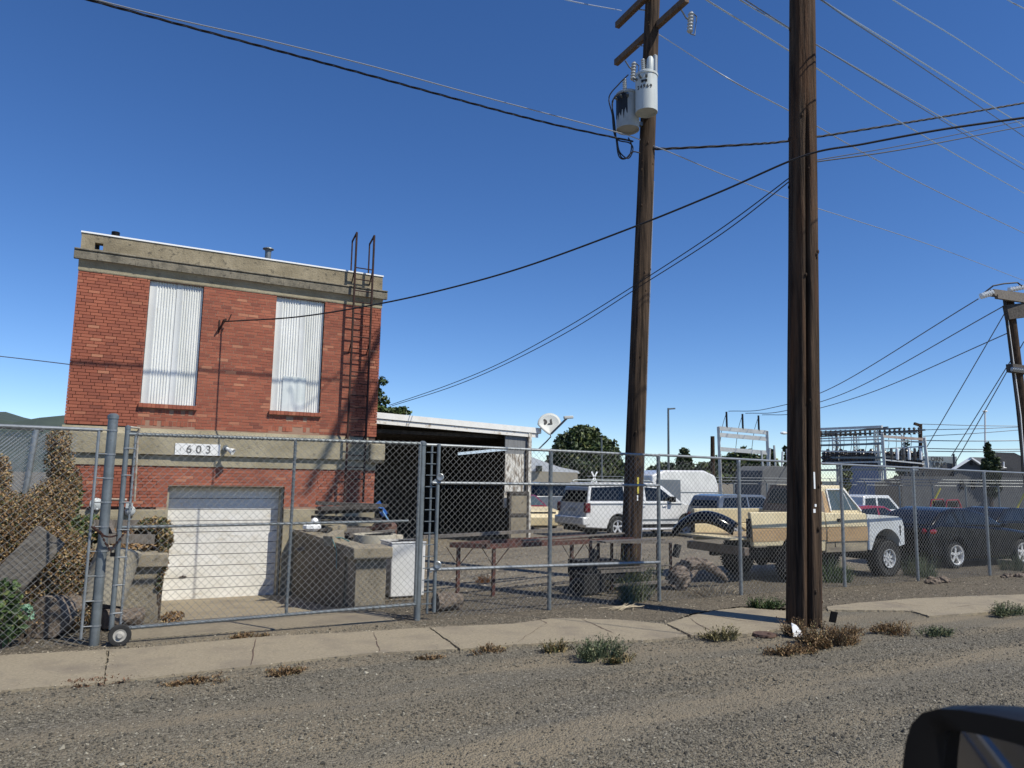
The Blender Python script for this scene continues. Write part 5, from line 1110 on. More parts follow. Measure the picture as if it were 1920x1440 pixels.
# log rolls
def log(name, label, p0, p1, r, m):
    q = M(); p0, p1 = Vector(p0), Vector(p1); n_ = 10; pts = [p0.lerp(p1, i/n_)+Vector((random.uniform(-.01,.01), 0, random.uniform(-.015,.015))) for i in range(n_+1)]
    u, v = basis(p1-p0); seg = 20
    for i, p in enumerate(pts):
        for k in range(seg):
            t = 2*pi*k/seg; rr = r*(1+0.08*sin(3*t+i*0.4)+random.uniform(-.04,.04)); q.v.append(tuple(p+u*rr*cos(t)+v*rr*sin(t)))
    for i in range(n_):
        for k in range(seg): k2 = (k+1) % seg; q.f.append((i*seg+k, i*seg+k2, (i+1)*seg+k2, (i+1)*seg+k))
    q.f.append(tuple(range(seg-1,-1,-1))); q.f.append(tuple(n_*seg+k for k in range(seg))); o = q.build(name, m); tag(o, label, 'log', 'cut logs behind the fence'); return o
logm = mat('log_bark', (0.09,0.07,0.055), (0.24,0.19,0.145), 14, 0.95, bump=0.03, bscale=25)
log('cut_log', 'fat rough cut log lying behind the left fence near the gate post', (-0.62, 11.75, 0.26), (-0.35, 12.3, 0.24), 0.27, logm)
log('cut_log', 'smaller log lying behind the gate wheel', (0.1, 12.0, 0.15), (0.55, 12.25, 0.14), 0.13, logm)
log('cut_log', 'round dark stump lying behind the middle fence next to the gate track', (4.9, 11.7, 0.14), (5.35, 11.75, 0.13), 0.15, logm)
# rusty steel frames (tables)
tb_ = empty('rusty_table_frame', (7.6, 13.6, 0), 'long rusty red steel table frame standing in the yard', 'table frame')
Ytf, Ytb = 13.0, 14.3
def leg(x, y, zt, m=rustr, r=0.03): q = M(); q.bar((x, y, 0), (x, y, zt), r*2, r*2); q.build('leg', m, tb_)
tpz = 0.93
TP = [(5.95, 13.15), (6.5, 12.75), (8.5, 13.15), (9.75, 14.3)]
for x, y in TP: leg(x, y, tpz)
q = M(); q.bar((5.8, 13.2, tpz), (9.9, 14.4, tpz+0.0), 0.05, 0.09); q.bar((6.3, 12.7, tpz), (10.2, 13.3, tpz), 0.05, 0.09); q.bar((5.8, 13.2, tpz), (6.4, 12.7, tpz), 0.05, 0.09); q.bar((9.9, 14.4, tpz), (10.2, 13.3, tpz), 0.05, 0.09); q.build('top_frame', rustr, tb_)
q = M(); q.bar((5.3, 13.4, tpz+0.14), (8.9, 14.2, tpz+0.17), 0.1, 0.06); q.bar((7.2, 12.9, tpz+0.07), (10.0, 13.4, tpz+0.13), 0.08, 0.03); q.build('top_board', woodg, tb_)
q = M()
for (x, y) in TP: q.tube([(x+0.02, y, 0.55), (x+0.4, y+0.08, 0.92)], 0.01, 5); q.tube([(x, y, 0.55), (x-0.25, y, 0.9)], 0.008, 5)
q.build('brace', rust, tb_)
ct = empty('metal_cart', (8.6, 12.3, 0), 'low metal cart with wheels and boards behind the middle fence at the transformer pole', 'cart')
q = M(); z = 0.98
a, b_ = PY(1127, 1016, 12.2), PY(1238, 1011, 12.2); q.bar(a, b_, 0.3, 0.03); q.bar(a+Vector((0.1,0.5,-0.04)), PY(1258, 1017, 12.7), 0.1, 0.05); q.build('deck_board', woodg, ct)
for px in (1122, 1147, 1233, 1257):
    b_ = PY(px, 1018, 12.3); M().bar((b_.x, 12.3, 0.05), (b_.x, 12.3, b_.z), 0.045, 0.045).build('leg', rust, ct)
q = M(); q.bar(PY(1125, 1072, 12.2), PY(1210, 1068, 12.2), 0.05, 0.06); q.bar(PY(1150, 1098, 12.1), PY(1250, 1090, 12.1), 0.1, 0.05); q.bar(PY(1160, 1120, 12.0), PY(1220, 1110, 12.2), 0.1, 0.05); q.bar(PY(1118, 1066, 12.2), PY(1256, 1060, 12.2), 0.03, 0.03); q.build('shelf', woodg, ct)
q = M(); q.box(8.25, 12.2, 0.3, 9.15, 12.9, 0.62); q.box(8.1, 12.1, 0.05, 8.6, 12.5, 0.4); q.build('machine_block', under, ct)
for px, py in ((1112, 1045), (1268, 1035)):
    b_ = PY(px, py, 12.3); q = M(); q.bar(b_+Vector((-0.03,0,-0.1)), b_+Vector((0.05,0,0.15)), 0.12, 0.1); q.build('handle_grip', black, ct)
cw = PY(1083, 1110, 12.1); q = M(); q.lathe([(0.1, -0.03), (0.17, -0.03), (0.17, 0.03), (0.1, 0.03)], (cw.x, 12.1, 0.18), (0.3,1,0), 20); q.build('wheel', black, ct, smooth=True)
# gnarled driftwood stump
st = M(); base = G(1300, 1108)
def limb(pts, rad):
    P = [G(x, y, 0) if z_ is None else PY(x, y, 12.1+z_) for x, y, z_ in pts]; C_ = []; Rr = []
    for i in range(len(P)-1):
        p0 = P[max(i-1,0)]; p1, p2 = P[i], P[i+1]; p3 = P[min(i+2, len(P)-1)]
        for k in range(5): t = k/5; C_.append(0.5*((2*p1)+(p2-p0)*t+(2*p0-5*p1+4*p2-p3)*t*t+(3*p1-p0-3*p2+p3)*t**3)); Rr.append((rad[i]*(1-t)+rad[i+1]*t)*random.uniform(0.88,1.12))
    C_.append(P[-1]); Rr.append(rad[-1]); n0 = len(st.v); st.tube(C_, Rr, 12)
    for i in range(n0, len(st.v)): v = st.v[i]; st.v[i] = (v[0]+random.uniform(-.012,.012), v[1]+random.uniform(-.012,.012), v[2]+random.uniform(-.012,.012))
limb([(1256,1075,0.2),(1275,1065,0.1),(1295,1058,0),(1320,1058,0),(1345,1072,0),(1362,1088,0.1)], [0.05,0.12,0.15,0.11,0.08,0.04])
limb([(1262,1095,0.1),(1275,1078,0),(1290,1068,0.1),(1305,1062,0)], [0.2,0.2,0.15,0.08])
limb([(1275,1110,0),(1283,1095,-0.1),(1300,1072,-0.05),(1312,1058,0.1),(1325,1054,0.2)], [0.09,0.08,0.07,0.08,0.05])
tag(st.build('driftwood_stump', mat('driftwood', (0.05,0.035,0.028), (0.3,0.24,0.19), 9, 0.95, bump=0.05, bscale=14, stretch=(0.6,2,2), contrast=(0.4,0.6)), smooth=True, angle=60), 'gnarled arched driftwood stump behind the fence right of the transformer pole', 'stump')
# rocks / broken concrete near right fence
def lump(name, label, px, py, w_, h_, n_, m, cat='rubble'):
    q = M(); c = G(px, py)
    for i in range(n_):
        x = c.x+random.uniform(-w_, w_)/2; y = c.y+random.uniform(-0.12, 0.12); s = random.uniform(0.4, 1)*h_
        b0 = len(q.v); q.sphere((x, y, s*0.4), s, 6, 4, (random.uniform(.7,1.3), .8, random.uniform(.4,.8)))
        for k in range(b0, len(q.v)): v = q.v[k]; q.v[k] = (v[0]+random.uniform(-.3,.3)*s*.6, v[1]+random.uniform(-.3,.3)*s*.6, v[2]+random.uniform(-.2,.2)*s*.6)
    tag(q.build(name, m), label, cat)
lump('concrete_rubble', 'row of broken grey rubble lumps at the fence foot under the coupe', 1760, 1093, 0.8, 0.13, 14, logm)
lump('broken_branch', 'pile of whitish broken wood pieces at the fence foot near the right edge', 1905, 1081, 1.3, 0.1, 12, MT['driftwood'], 'wood pile')
lump('dark_debris', 'small dark lump of debris on the gravel left of the near pole', 1430, 1192, 0.4, 0.05, 5, rust, 'debris')
q = M(); a = G(1493, 1196); q.add([(a.x-0.06, a.y, 0.02), (a.x+0.13, a.y-0.06, 0.01), (a.x+0.03, a.y+0.02, 0.17), (a.x-0.06, a.y+0.03, 0.21)], [(0,1,2,3)]); o = q.build('litter_scrap', flash); o.modifiers.new('s', 'SOLIDIFY').thickness = 0.006; tag(o, 'folded white scrap of litter at the foot of the near pole', 'litter')
q = M(); a = near_axis(0)+Vector((0.15,-0.4,0.1)); q.bar(a, a+Vector((0.03,-0.02,0.16)), 0.14, 0.02, up=(0,1,0)); tag(q.build('dark_plate', plastic), 'small dark flat plate stuck in the weeds at the near pole foot', 'plate')
# valve cover in gravel
q = M(); a = G(1475, 1190); q.lathe([(0, 0.03), (0.16, 0.03), (0.17, 0.0)], (a.x-0.35, a.y+0.1, 0.0), (0,0,1), 20)
tag(q.build('valve_cover', mat('rusty_cover', (0.11,0.065,0.045), (0.07,0.04,0.03), 9, 0.8)), 'rusty round valve cover in the gravel left of the near pole', 'valve cover')

# ================================================================== VEGETATION
def leafcloud(name, m, pts_fn, n_, s0, s1, parent=None, up=0.3, elong=1.8):
    vs, fs = [], []
    for i in range(n_):
        p = pts_fn()
        if p is None: continue
        s = random.uniform(s0, s1); a = random.uniform(0, 2*pi); t = random.uniform(-1, 1)
        u = Vector((cos(a)*sqrt(1-t*t), sin(a)*sqrt(1-t*t), t)); v = u.cross(Vector((random.uniform(-1,1), random.uniform(-1,1), random.uniform(-1,1)))); 
        if v.length < 1e-3: continue
        v.normalize(); n0 = len(vs); w3 = u.cross(v)*s*0.15
        vs += [tuple(p-u*s*elong/2), tuple(p+v*s/2+w3), tuple(p+u*s*elong/2), tuple(p-v*s/2+w3)]; fs.append((n0, n0+1, n0+2, n0+3))
    return raw(name, vs, fs, m, parent)
def blobs(bl, shell=0.55):
    wts = [b[3]*b[4]*b[5] for b in bl]
    def f():
        b = random.choices(bl, wts)[0]; a = random.uniform(0, 2*pi); t = random.uniform(-1, 1); r = random.uniform(shell, 1)**0.5*random.uniform(0.9, 1.06)
        q = sqrt(1-t*t); return Vector((b[0]+b[3]*r*q*cos(a), b[1]+b[4]*r*q*sin(a), max(0.01, b[2]+b[5]*r*t)))
    return f
def bush(name, label, cat, bl, m, n_, s0, s1, stem=True, group=None, shell=0.55, stemm=None, m2=None, frac=0.3):
    c = bl[0]; e = empty(name, (c[0], c[1], 0), label, cat, group)
    leafcloud('foliage', m, blobs(bl, shell), n_, s0, s1, e)
    if m2: leafcloud('dry_foliage', m2, blobs(bl, shell), int(n_*frac), s0, s1, e)
    if stem:
        q = M()
        for b in bl:
            for k in range(5):
                a = random.uniform(0, 2*pi); q.tube([(b[0]+random.uniform(-.1,.1)*b[3], b[1], 0), (b[0]+cos(a)*b[3]*0.4, b[1]+sin(a)*b[4]*0.4, b[2]), (b[0]+cos(a)*b[3]*0.8, b[1]+sin(a)*b[4]*0.7, b[2]+b[5]*0.6)], [0.018, 0.012, 0.005], 5)
        q.build('stem', stemm or bark, e)
    return e
def bpx(px, py, Y, rx, ry, rz__): p = PY(px, py, Y); return (p.x, p.y, p.z, rx, ry, rz__)
iv = [bpx(110, 830, 13.7, 0.2, 0.3, 0.25), bpx(112, 865, 13.7, 0.22, 0.3, 0.3), bpx(118, 905, 13.8, 0.26, 0.4, 0.35), bpx(98, 945, 13.4, 0.36, 0.5, 0.4), bpx(70, 975, 13.1, 0.38, 0.5, 0.35), bpx(18, 975, 12.8, 0.42, 0.5, 0.42), bpx(-10, 900, 12.9, 0.22, 0.4, 0.4),
      bpx(55, 1030, 12.9, 0.75, 0.6, 0.4), bpx(125, 1060, 12.8, 0.42, 0.5, 0.4), bpx(150, 1105, 12.5, 0.42, 0.4, 0.3), bpx(35, 1120, 12.3, 0.6, 0.5, 0.4), bpx(-70, 1000, 12.6, 0.7, 0.6, 0.8), bpx(90, 1160, 12.0, 0.6, 0.3, 0.2)]
bush('ivy_mass', 'big mass of dried brown ivy climbing behind the left fence', 'ivy', iv, dry, 60000, 0.011, 0.03, m2=mixl, frac=0.35, shell=0.3)
bush('green_ivy_patch', 'green ivy leaves hanging at the left end of the brick wall', 'ivy', [bpx(128, 930, 14.5, 0.22, 0.4, 0.42), bpx(150, 985, 14.5, 0.5, 0.4, 0.18), bpx(178, 1000, 14.0, 0.4, 0.4, 0.15)], mixl, 3800, 0.025, 0.06, m2=grn, frac=0.6, shell=0.2)
bush('trailing_ivy', 'ivy trailing over the right edge of the left pier', 'ivy', [bpx(290, 985, 13.2, 0.25, 0.4, 0.13), bpx(307, 1010, 13.0, 0.14, 0.3, 0.22), bpx(305, 1055, 12.6, 0.08, 0.12, 0.28), bpx(298, 1090, 12.5, 0.06, 0.1, 0.2)], mixl, 2600, 0.02, 0.05, m2=dry, frac=0.5, shell=0.1)
bush('leaf_heap', 'heap of dry brown leaves on top of the left pier', 'leaf heap', [bpx(250, 1022, 12.9, 0.33, 0.35, 0.05), bpx(235, 1000, 13.3, 0.3, 0.3, 0.06)], dry, 1500, 0.02, 0.05, stem=False, shell=0.0)
bush('leaf_heap', 'small golden heap of dry leaves at the foot of the left pier', 'leaf heap', [(0.98, 12.5, 0.02, 0.14, 0.35, 0.1), (1.05, 12.9, 0.0, 0.15, 0.3, 0.06)], dry, 700, 0.02, 0.045, stem=False, shell=0.0)
bush('green_shrub', 'bright green leafy shrub in the lower left corner at the fence', 'shrub', [bpx(8, 1130, 11.35, 0.2, 0.18, 0.3), bpx(14, 1170, 11.35, 0.2, 0.15, 0.22), bpx(-40, 1150, 11.4, 0.3, 0.2, 0.4)], grn, 1600, 0.03, 0.075, shell=0.1)
bush('mint_weed', 'small pale mint-green plant by the left fence foot', 'weed', [bpx(45, 1140, 11.5, 0.1, 0.06, 0.04), bpx(57, 1152, 11.5, 0.04, 0.04, 0.08)], mat('mint_leaves', None, rough=0.5, island=[(0,(0.12,0.3,0.18)),(1,(0.4,0.6,0.42))]), 180, 0.02, 0.045, shell=0.0)
def tuft(name, label, cx, cy, r, h, n_, m, spread=0.5, group=None, w_=0.006, leaf=0, leafm=None, cat='weed'):
    vs, fs = [], []; cs = [(0, 0, 0.6, 1.0)]+[(random.uniform(-1,1)*r, random.uniform(-.6,.6)*r, random.uniform(.15,.5), random.uniform(.35,1.05)) for _ in range(6)]
    for i in range(n_):
        c_ = random.choices(cs, [k[2] for k in cs])[0]; a = random.uniform(0, 2*pi); rr = r*c_[2]*sqrt(random.random()); x, y = cx+c_[0]*.8+rr*cos(a), cy+c_[1]*.8+rr*sin(a)*0.7; hh = h*c_[3]*random.uniform(0.35, 1.1)
        b = random.uniform(0, 2*pi); lean = spread*random.uniform(0.2, 1)*hh; ex, ey = x+cos(b)*lean+(x-cx)*0.5, y+sin(b)*lean; wa = random.uniform(0, pi); dx, dy = cos(wa)*w_, sin(wa)*w_
        n0 = len(vs); mxx, myy = (x*0.55+ex*0.45), (y*0.55+ey*0.45)
        vs += [(x-dx, y-dy, 0), (x+dx, y+dy, 0), (mxx+dx*.7, myy+dy*.7, hh*0.6), (mxx-dx*.7, myy-dy*.7, hh*0.6), (ex, ey, hh)]; fs += [(n0, n0+1, n0+2, n0+3), (n0+3, n0+2, n0+4)]
        for k in range(leaf):
            t = random.uniform(0.25, 1); p = Vector((x+(ex-x)*t, y+(ey-y)*t, hh*t)); s = random.uniform(0.008, 0.02); u = Vector((random.uniform(-1,1), random.uniform(-1,1), random.uniform(-.6,1))).normalized(); v = u.cross(Vector((0.3,0.2,1))).normalized(); n1 = len(vs)
            vs += [tuple(p), tuple(p+u*s+v*s*0.5), tuple(p+u*s*2.2), tuple(p+u*s-v*s*0.5)]; fs.append((n1, n1+1, n1+2, n1+3))
    e = empty(name, (cx, cy, 0), label, cat, group or 'weeds and grass tufts'); raw('foliage', vs, fs, m, e); return e
wl_ = [('sage_weed', 'grey-green bushy weed at the gravel edge left of centre', 1112, 1232, 0.36, 0.3, 260, sage, 0.5, 9), ('sage_weed', 'sparse weed with a tall stalk at the pavement edge', 1040, 1222, 0.22, 0.2, 90, mixl, 0.5, 8), ('sage_weed', 'low olive weed right of the grey-green one', 1165, 1240, 0.22, 0.12, 90, mixl, 0.8, 7),
  ('brown_weed', 'thin brown weed growing on the pavement joint', 912, 1222, 0.24, 0.15, 70, brownweed, 0.9, 6), ('brown_weed', 'olive-brown clump on the pavement in the pole shadow', 1345, 1198, 0.28, 0.2, 160, mat('olive_weed', None, rough=0.8, island=[(0,(0.07,0.07,0.03)),(1,(0.26,0.22,0.1))]), 0.7, 8),
  ('brown_weed', 'large dry brown weed around the near pole foot', 1545, 1206, 0.42, 0.34, 460, brownweed, 0.7, 10), ('brown_weed', 'dry brown weed left side of the near pole foot', 1492, 1192, 0.22, 0.3, 130, brownweed, 0.6, 9), ('brown_weed', 'low spreading brown weed right of the near pole foot', 1590, 1190, 0.3, 0.14, 110, brownweed, 1.0, 8),
  ('brown_weed', 'flat golden-brown weed in the gravel in front of the near pole', 1478, 1224, 0.3, 0.12, 220, brownweed, 1.1, 9), ('brown_weed', 'brown-green weed cluster right of the near pole', 1682, 1186, 0.36, 0.2, 200, brownweed, 0.8, 8), ('sage_weed', 'greenish weed beside the brown cluster at the right', 1742, 1191, 0.3, 0.17, 150, sage, 0.8, 8),
  ('sage_weed', 'green weed clump on the pavement near the right edge', 1880, 1151, 0.36, 0.26, 220, sage, 0.7, 9), ('green_weed', 'bright green tuft behind the pavement left of the near pole', 1428, 1140, 0.32, 0.24, 260, grn, 0.8, 8), ('green_weed', 'green bush of weeds at the fence foot by the transformer pole', 1190, 1128, 0.36, 0.62, 300, sage, 0.5, 12),
  ('green_weed', 'tall green weeds growing against the foot of the transformer pole', 1180, 1105, 0.6, 1.0, 420, sage, 0.35, 12), ('grass_clump', 'tall green grass clump right of the near pole behind the fence', 1558, 1092, 0.42, 0.75, 420, grn, 0.4, 0), ('grass_clump', 'fan of grey-green grass at the fence beside the coupe rear', 1735, 1080, 0.6, 0.7, 460, sage, 0.5, 0),
  ('grass_clump', 'green grass in front of the coupe door near the right edge', 1912, 1070, 0.5, 0.6, 260, sage, 0.5, 0), ('grass_clump', 'golden dry grass around the driftwood stump', 1340, 1112, 0.6, 0.22, 420, straw, 0.9, 0), ('brown_weed', 'brown seed weed on the strip in front of the rolling gate', 460, 1196, 0.2, 0.09, 160, brownweed, 1.0, 7),
  ('brown_weed', 'dry tuft at the pavement near edge below the gate', 535, 1262, 0.2, 0.07, 120, brownweed, 1.2, 7), ('brown_weed', 'low dry tuft at the pavement near edge further left', 365, 1279, 0.26, 0.06, 120, brownweed, 1.3, 6), ('brown_weed', 'reddish flat weed spreading over the left pavement joint', 200, 1280, 0.3, 0.035, 150, mat('reddish_weed', None, rough=0.8, island=[(0,(0.1,0.05,0.03)),(1,(0.24,0.13,0.07))]), 1.8, 6),
  ('brown_weed', 'small brown tuft on the pavement edge left of centre', 805, 1236, 0.12, 0.07, 50, brownweed, 1.2, 6), ('dry_brush', 'bare grey twigs beside the gate wheel', 250, 1150, 0.3, 0.3, 150, straw, 0.8, 0), ('orange_weed', 'small orange dead plant in the yard behind the middle fence', 912, 1092, 0.2, 0.22, 120, mat('orange_dead', None, rough=0.8, island=[(0,(0.16,0.07,0.03)),(1,(0.34,0.17,0.07))]), 0.7, 6)]
for (nm, lb, px, py, r, h, n_, m, sp, lf) in wl_:
    c = G(px, py); tuft(nm, lb, c.x, c.y, r, h*0.85, n_, m, sp, leaf=lf)
# branch of the tree behind the building
def tree(name, label, base, blb, m, n_, s0, s1, tr_h=None, group=None, trunk_r=0.2, cat='tree', m2=None):
    e = empty(name, base, label, cat, group or 'background trees'); base = Vector(base)
    blb2 = list(blb)
    for b in blb:
        for k in range(5):
            a = random.uniform(0, 2*pi); t = random.uniform(-0.5, 0.9); q_ = sqrt(1-t*t); sc_ = random.uniform(0.22, 0.5)
            blb2.append((b[0]+b[3]*q_*cos(a)*0.95, b[1]+b[4]*q_*sin(a)*0.95, b[2]+b[5]*t*1.04, b[3]*sc_, b[4]*sc_, b[5]*sc_*1.2))
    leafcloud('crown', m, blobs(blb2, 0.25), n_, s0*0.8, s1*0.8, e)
    if m2: leafcloud('outer_leaves', m2, blobs(blb, 0.6), int(n_*0.25), s0, s1, e)  # second leaf tone scattered over the outer crown on all sides
    q = M(); q.tube([base, base+Vector((0, 0, tr_h*0.5)), base+Vector((0.1, 0, tr_h))], [trunk_r, trunk_r*0.8, trunk_r*0.5], 8)
    for b in blb[:10]: q.tube([base+Vector((0,0,tr_h*0.6)), (base.x*0.4+b[0]*0.6, base.y*0.4+b[1]*0.6, b[2]-b[5]*0.4), (b[0], b[1], b[2])], [trunk_r*0.5, trunk_r*0.3, trunk_r*0.1], 5)
    q.build('trunk', bark, e)
def tb2(px, py, d, rpx, rpy=None): p = D(px, py, d); return (p.x, p.y, p.z, rpx*d/FPX, rpx*d/FPX, (rpy or rpx)*d/FPX)
def tbase(px, d): p = D(px, 900, d); return (p.x, p.y, 0)
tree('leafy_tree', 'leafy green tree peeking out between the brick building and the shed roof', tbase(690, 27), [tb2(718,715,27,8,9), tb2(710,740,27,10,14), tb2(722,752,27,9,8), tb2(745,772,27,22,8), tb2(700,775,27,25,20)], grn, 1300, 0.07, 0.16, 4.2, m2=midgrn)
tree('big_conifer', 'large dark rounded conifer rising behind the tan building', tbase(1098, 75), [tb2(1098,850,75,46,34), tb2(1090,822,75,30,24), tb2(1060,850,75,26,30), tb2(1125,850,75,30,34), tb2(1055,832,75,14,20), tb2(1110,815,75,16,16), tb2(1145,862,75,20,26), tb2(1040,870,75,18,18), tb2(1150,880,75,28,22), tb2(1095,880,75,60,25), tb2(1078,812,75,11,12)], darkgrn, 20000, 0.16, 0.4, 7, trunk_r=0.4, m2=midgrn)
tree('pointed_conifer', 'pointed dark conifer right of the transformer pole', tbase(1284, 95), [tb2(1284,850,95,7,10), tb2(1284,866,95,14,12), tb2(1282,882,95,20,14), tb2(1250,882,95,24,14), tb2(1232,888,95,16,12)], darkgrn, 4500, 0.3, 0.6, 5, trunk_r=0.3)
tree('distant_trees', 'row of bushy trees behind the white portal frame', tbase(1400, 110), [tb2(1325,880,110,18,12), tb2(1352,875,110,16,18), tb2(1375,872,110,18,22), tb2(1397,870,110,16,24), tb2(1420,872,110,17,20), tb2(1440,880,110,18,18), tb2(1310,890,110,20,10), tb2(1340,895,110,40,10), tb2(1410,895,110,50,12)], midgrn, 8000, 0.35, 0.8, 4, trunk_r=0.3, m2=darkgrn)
tree('small_cypress', 'narrow green cypress directly left of the near pole', tbase(1446, 100), [tb2(1446,852,100,5,8), tb2(1446,866,100,6,10), tb2(1446,885,100,7,14)], darkgrn, 1500, 0.2, 0.5, 4)
tree('small_cypress', 'thin dark tree with a forked top against the left side of the near pole', tbase(1475, 100), [tb2(1471,842,100,3,5), tb2(1479,842,100,3,5), tb2(1475,858,100,4,10), tb2(1475,880,100,6,14)], darkgrn, 1300, 0.2, 0.45, 4)
tree('yard_cypress', 'dense dark green cypress in front of the grey houses at the right', tbase(1856, 60), [tb2(1853,838,60,5,9), tb2(1855,852,60,9,9), tb2(1857,868,60,15,11), tb2(1857,884,60,16,12), tb2(1858,900,60,15,14), tb2(1858,920,60,14,14)], darkgrn, 4200, 0.14, 0.3, 3)
tree('small_cypress', 'small dark conifer inside the substation steelwork', tbase(1697, 90), [tb2(1700,830,90,4,6), tb2(1697,845,90,8,8), tb2(1695,880,90,12,20), tb2(1690,905,90,14,14)], darkgrn, 2200, 0.2, 0.45, 4)
tree('yellow_green_tree', 'slim yellow-green tree behind the cream pickup cab', tbase(1586, 95), [tb2(1586,870,95,9,8), tb2(1585,890,95,10,12), tb2(1584,910,95,10,10)], midgrn, 1500, 0.3, 0.6, 4)

# ================================================================== BACKGROUND BUILDINGS
def wbox(m, px0, px1, pyt, d, depth, z0=0):
    a, b_ = D(px0, pyt, d), D(px1, pyt, d); return a, b_
e = empty('tan_building', tbase(1040, 62), 'low tan building with a white sloping roof beyond the SUV', 'building')
a, b_ = D(960, 882, 62), D(1083, 886, 62)
q = M(); q.add([(a.x, a.y, 0), (b_.x, b_.y, 0), (b_.x, b_.y, b_.z), (a.x, a.y, a.z), (a.x-2, a.y+8, 0), (b_.x-2, b_.y+8, 0), (b_.x-2, b_.y+8, b_.z), (a.x-2, a.y+8, a.z)], [(0,1,2,3),(1,5,6,2),(4,0,3,7),(5,4,7,6)]); q.build('wall', tan_w, e)
r0, r1, r2_ = D(960, 850, 62), D(1085, 886, 62), D(1040, 872, 62)
q = M(); L_ = [D(950, 884, 62), D(1087, 888, 62), D(1084, 883, 62), D(1050, 876, 62), D(1000, 858, 62), D(950, 842, 62)]; n_ = len(L_); sh_ = Vector((-2, 8, 0.2))
q.add([tuple(p) for p in L_]+[tuple(p+sh_) for p in L_], [tuple(range(n_)), tuple(range(2*n_-1, n_-1, -1))]+[(i, (i+1) % n_, n_+(i+1) % n_, n_+i) for i in range(n_)]); q.build('roof', flash, e)
q = M(); a = D(1006, 873, 61.8); b_ = D(1013, 884, 61.8); q.box(a.x, a.y-0.2, b_.z, b_.x+.1, a.y+0.1, a.z); q.build('window', glass, e)
# far chain link fence with outriggers
ff = empty('chain_link_fence', (40, 40, 0), 'distant barbed wire fence along the far side of the vehicle yard', 'fence')
for i in range(13):
    q = M(); px = 1190+i*62; d = 48; t_ = D(px, 905+i*0.6, d); q.tube([(t_.x, t_.y, 0), (t_.x, t_.y, t_.z)], 0.05, 6)
    q.tube([t_, t_+Vector((-0.35, 0, 0.4))], 0.03, 4)
    q.build('post', galvp, ff)
q = M()
for dz_ in (0.0, 0.2, 0.38): q.tube([D(1100, 904, 48)+Vector((0,0,dz_)), D(1960, 913, 48)+Vector((0,0,dz_))], 0.02, 4)
q.build('rail_wire', galv, ff)
# portal frame of the substation
pf = empty('white_portal_frame', tbase(1394, 78), 'white steel portal frame with three thin black posts on top', 'portal frame')
q = M(); T = lambda x, y, d=78: D(x, y, d)
for a, b_ in (((1347,800),(1352,940)), ((1438,808),(1443,940))): q.bar(T(*a), T(*b_), 0.28, 0.28)
q.build('column', subw, pf)
q = M()
for a, b_ in (((1347,803),(1438,811)), ((1347,815),(1438,823)), ((1350,842),(1441,849))): q.bar(T(*a), T(*b_), 0.2, 0.42)
q.build('beam', subw, pf)
for a, b_ in (((1362,772),(1363,803)), ((1392,776),(1393,806)), ((1422,779),(1423,808))): M().tube([T(*a), T(*b_)], 0.1, 6).build('top_post', cable, pf)
for k, (xa, ya) in enumerate(((1362,774),(1392,778),(1422,781))):
    wire([(xa, ya, 78), (xa-8, ya+28, 78), (xa-14, ya+75, 78)], 0.03, darkwire, ['left','middle','right'][k]+' drooping lead hanging through the white portal frame', n=5)
# small poles
def pl_(px, y0, y1, d, r, m, name, label, cat='pole', arm=None, head=None):
    e = empty(name, tbase(px, d), label, cat); q = M(); t_ = D(px, y0, d); b_ = D(px+1, 950, d); q.tube([(b_.x, b_.y, 0), t_], [r*1.3, r], 8); q.build('shaft', m, e)
    if arm:
        q = M(); q.bar(t_+Vector((0,0,-r)), D(arm[0], arm[1], d), r*1.5, r*1.5); q.build('arm', m, e)
    if head: q = M(); q.sphere(D(head[0], head[1], d), head[2], 8, 5, (1.6,1,0.5)); q.build('lamp_head', flash, e)
pl_(1253, 765, 905, 85, 0.11, galvp, 'antenna_mast', 'thin tall grey mast with a short arm right of the transformer pole', arm=(1266, 766))
pl_(1336, 818, 890, 90, 0.24, pole_g, 'short_wooden_pole', 'short brown wooden pole left of the white portal frame')
pl_(1726, 795, 900, 90, 0.2, pole_g, 'street_light_pole', 'leaning street light pole above the substation steelwork', arm=(1714, 794))
pl_(1847, 771, 850, 110, 0.12, flash, 'flagpole', 'thin white flagpole above the dark cypress', head=(1847, 771, 0.3))
pl_(1128, 820, 890, 60, 0.06, galvp, 'antenna_mast', 'thin pole in front of the large dark conifer')
pl_(1483, 812, 900, 70, 0.1, galvp, 'street_lamp', 'street lamp whose head shows left of the near pole', 'street lamp', arm=(1472, 811), head=(1470, 812, 0.28))
q = M(); c = D(1117, 894, 44)
tag(M().box(c.x-0.2, c.y, 0, c.x-0.12, c.y+0.08, c.z-.2).bar(c+Vector((-0.3,0,-0.35)), c+Vector((0.1,0,0.3)), 0.02, 0.09).bar(c+Vector((-0.3,0,0.3)), c+Vector((0.1,0,-0.35)), 0.02, 0.09).build('crossing_sign', flash), 'small white X-shaped crossing sign above the SUV roof', 'sign')
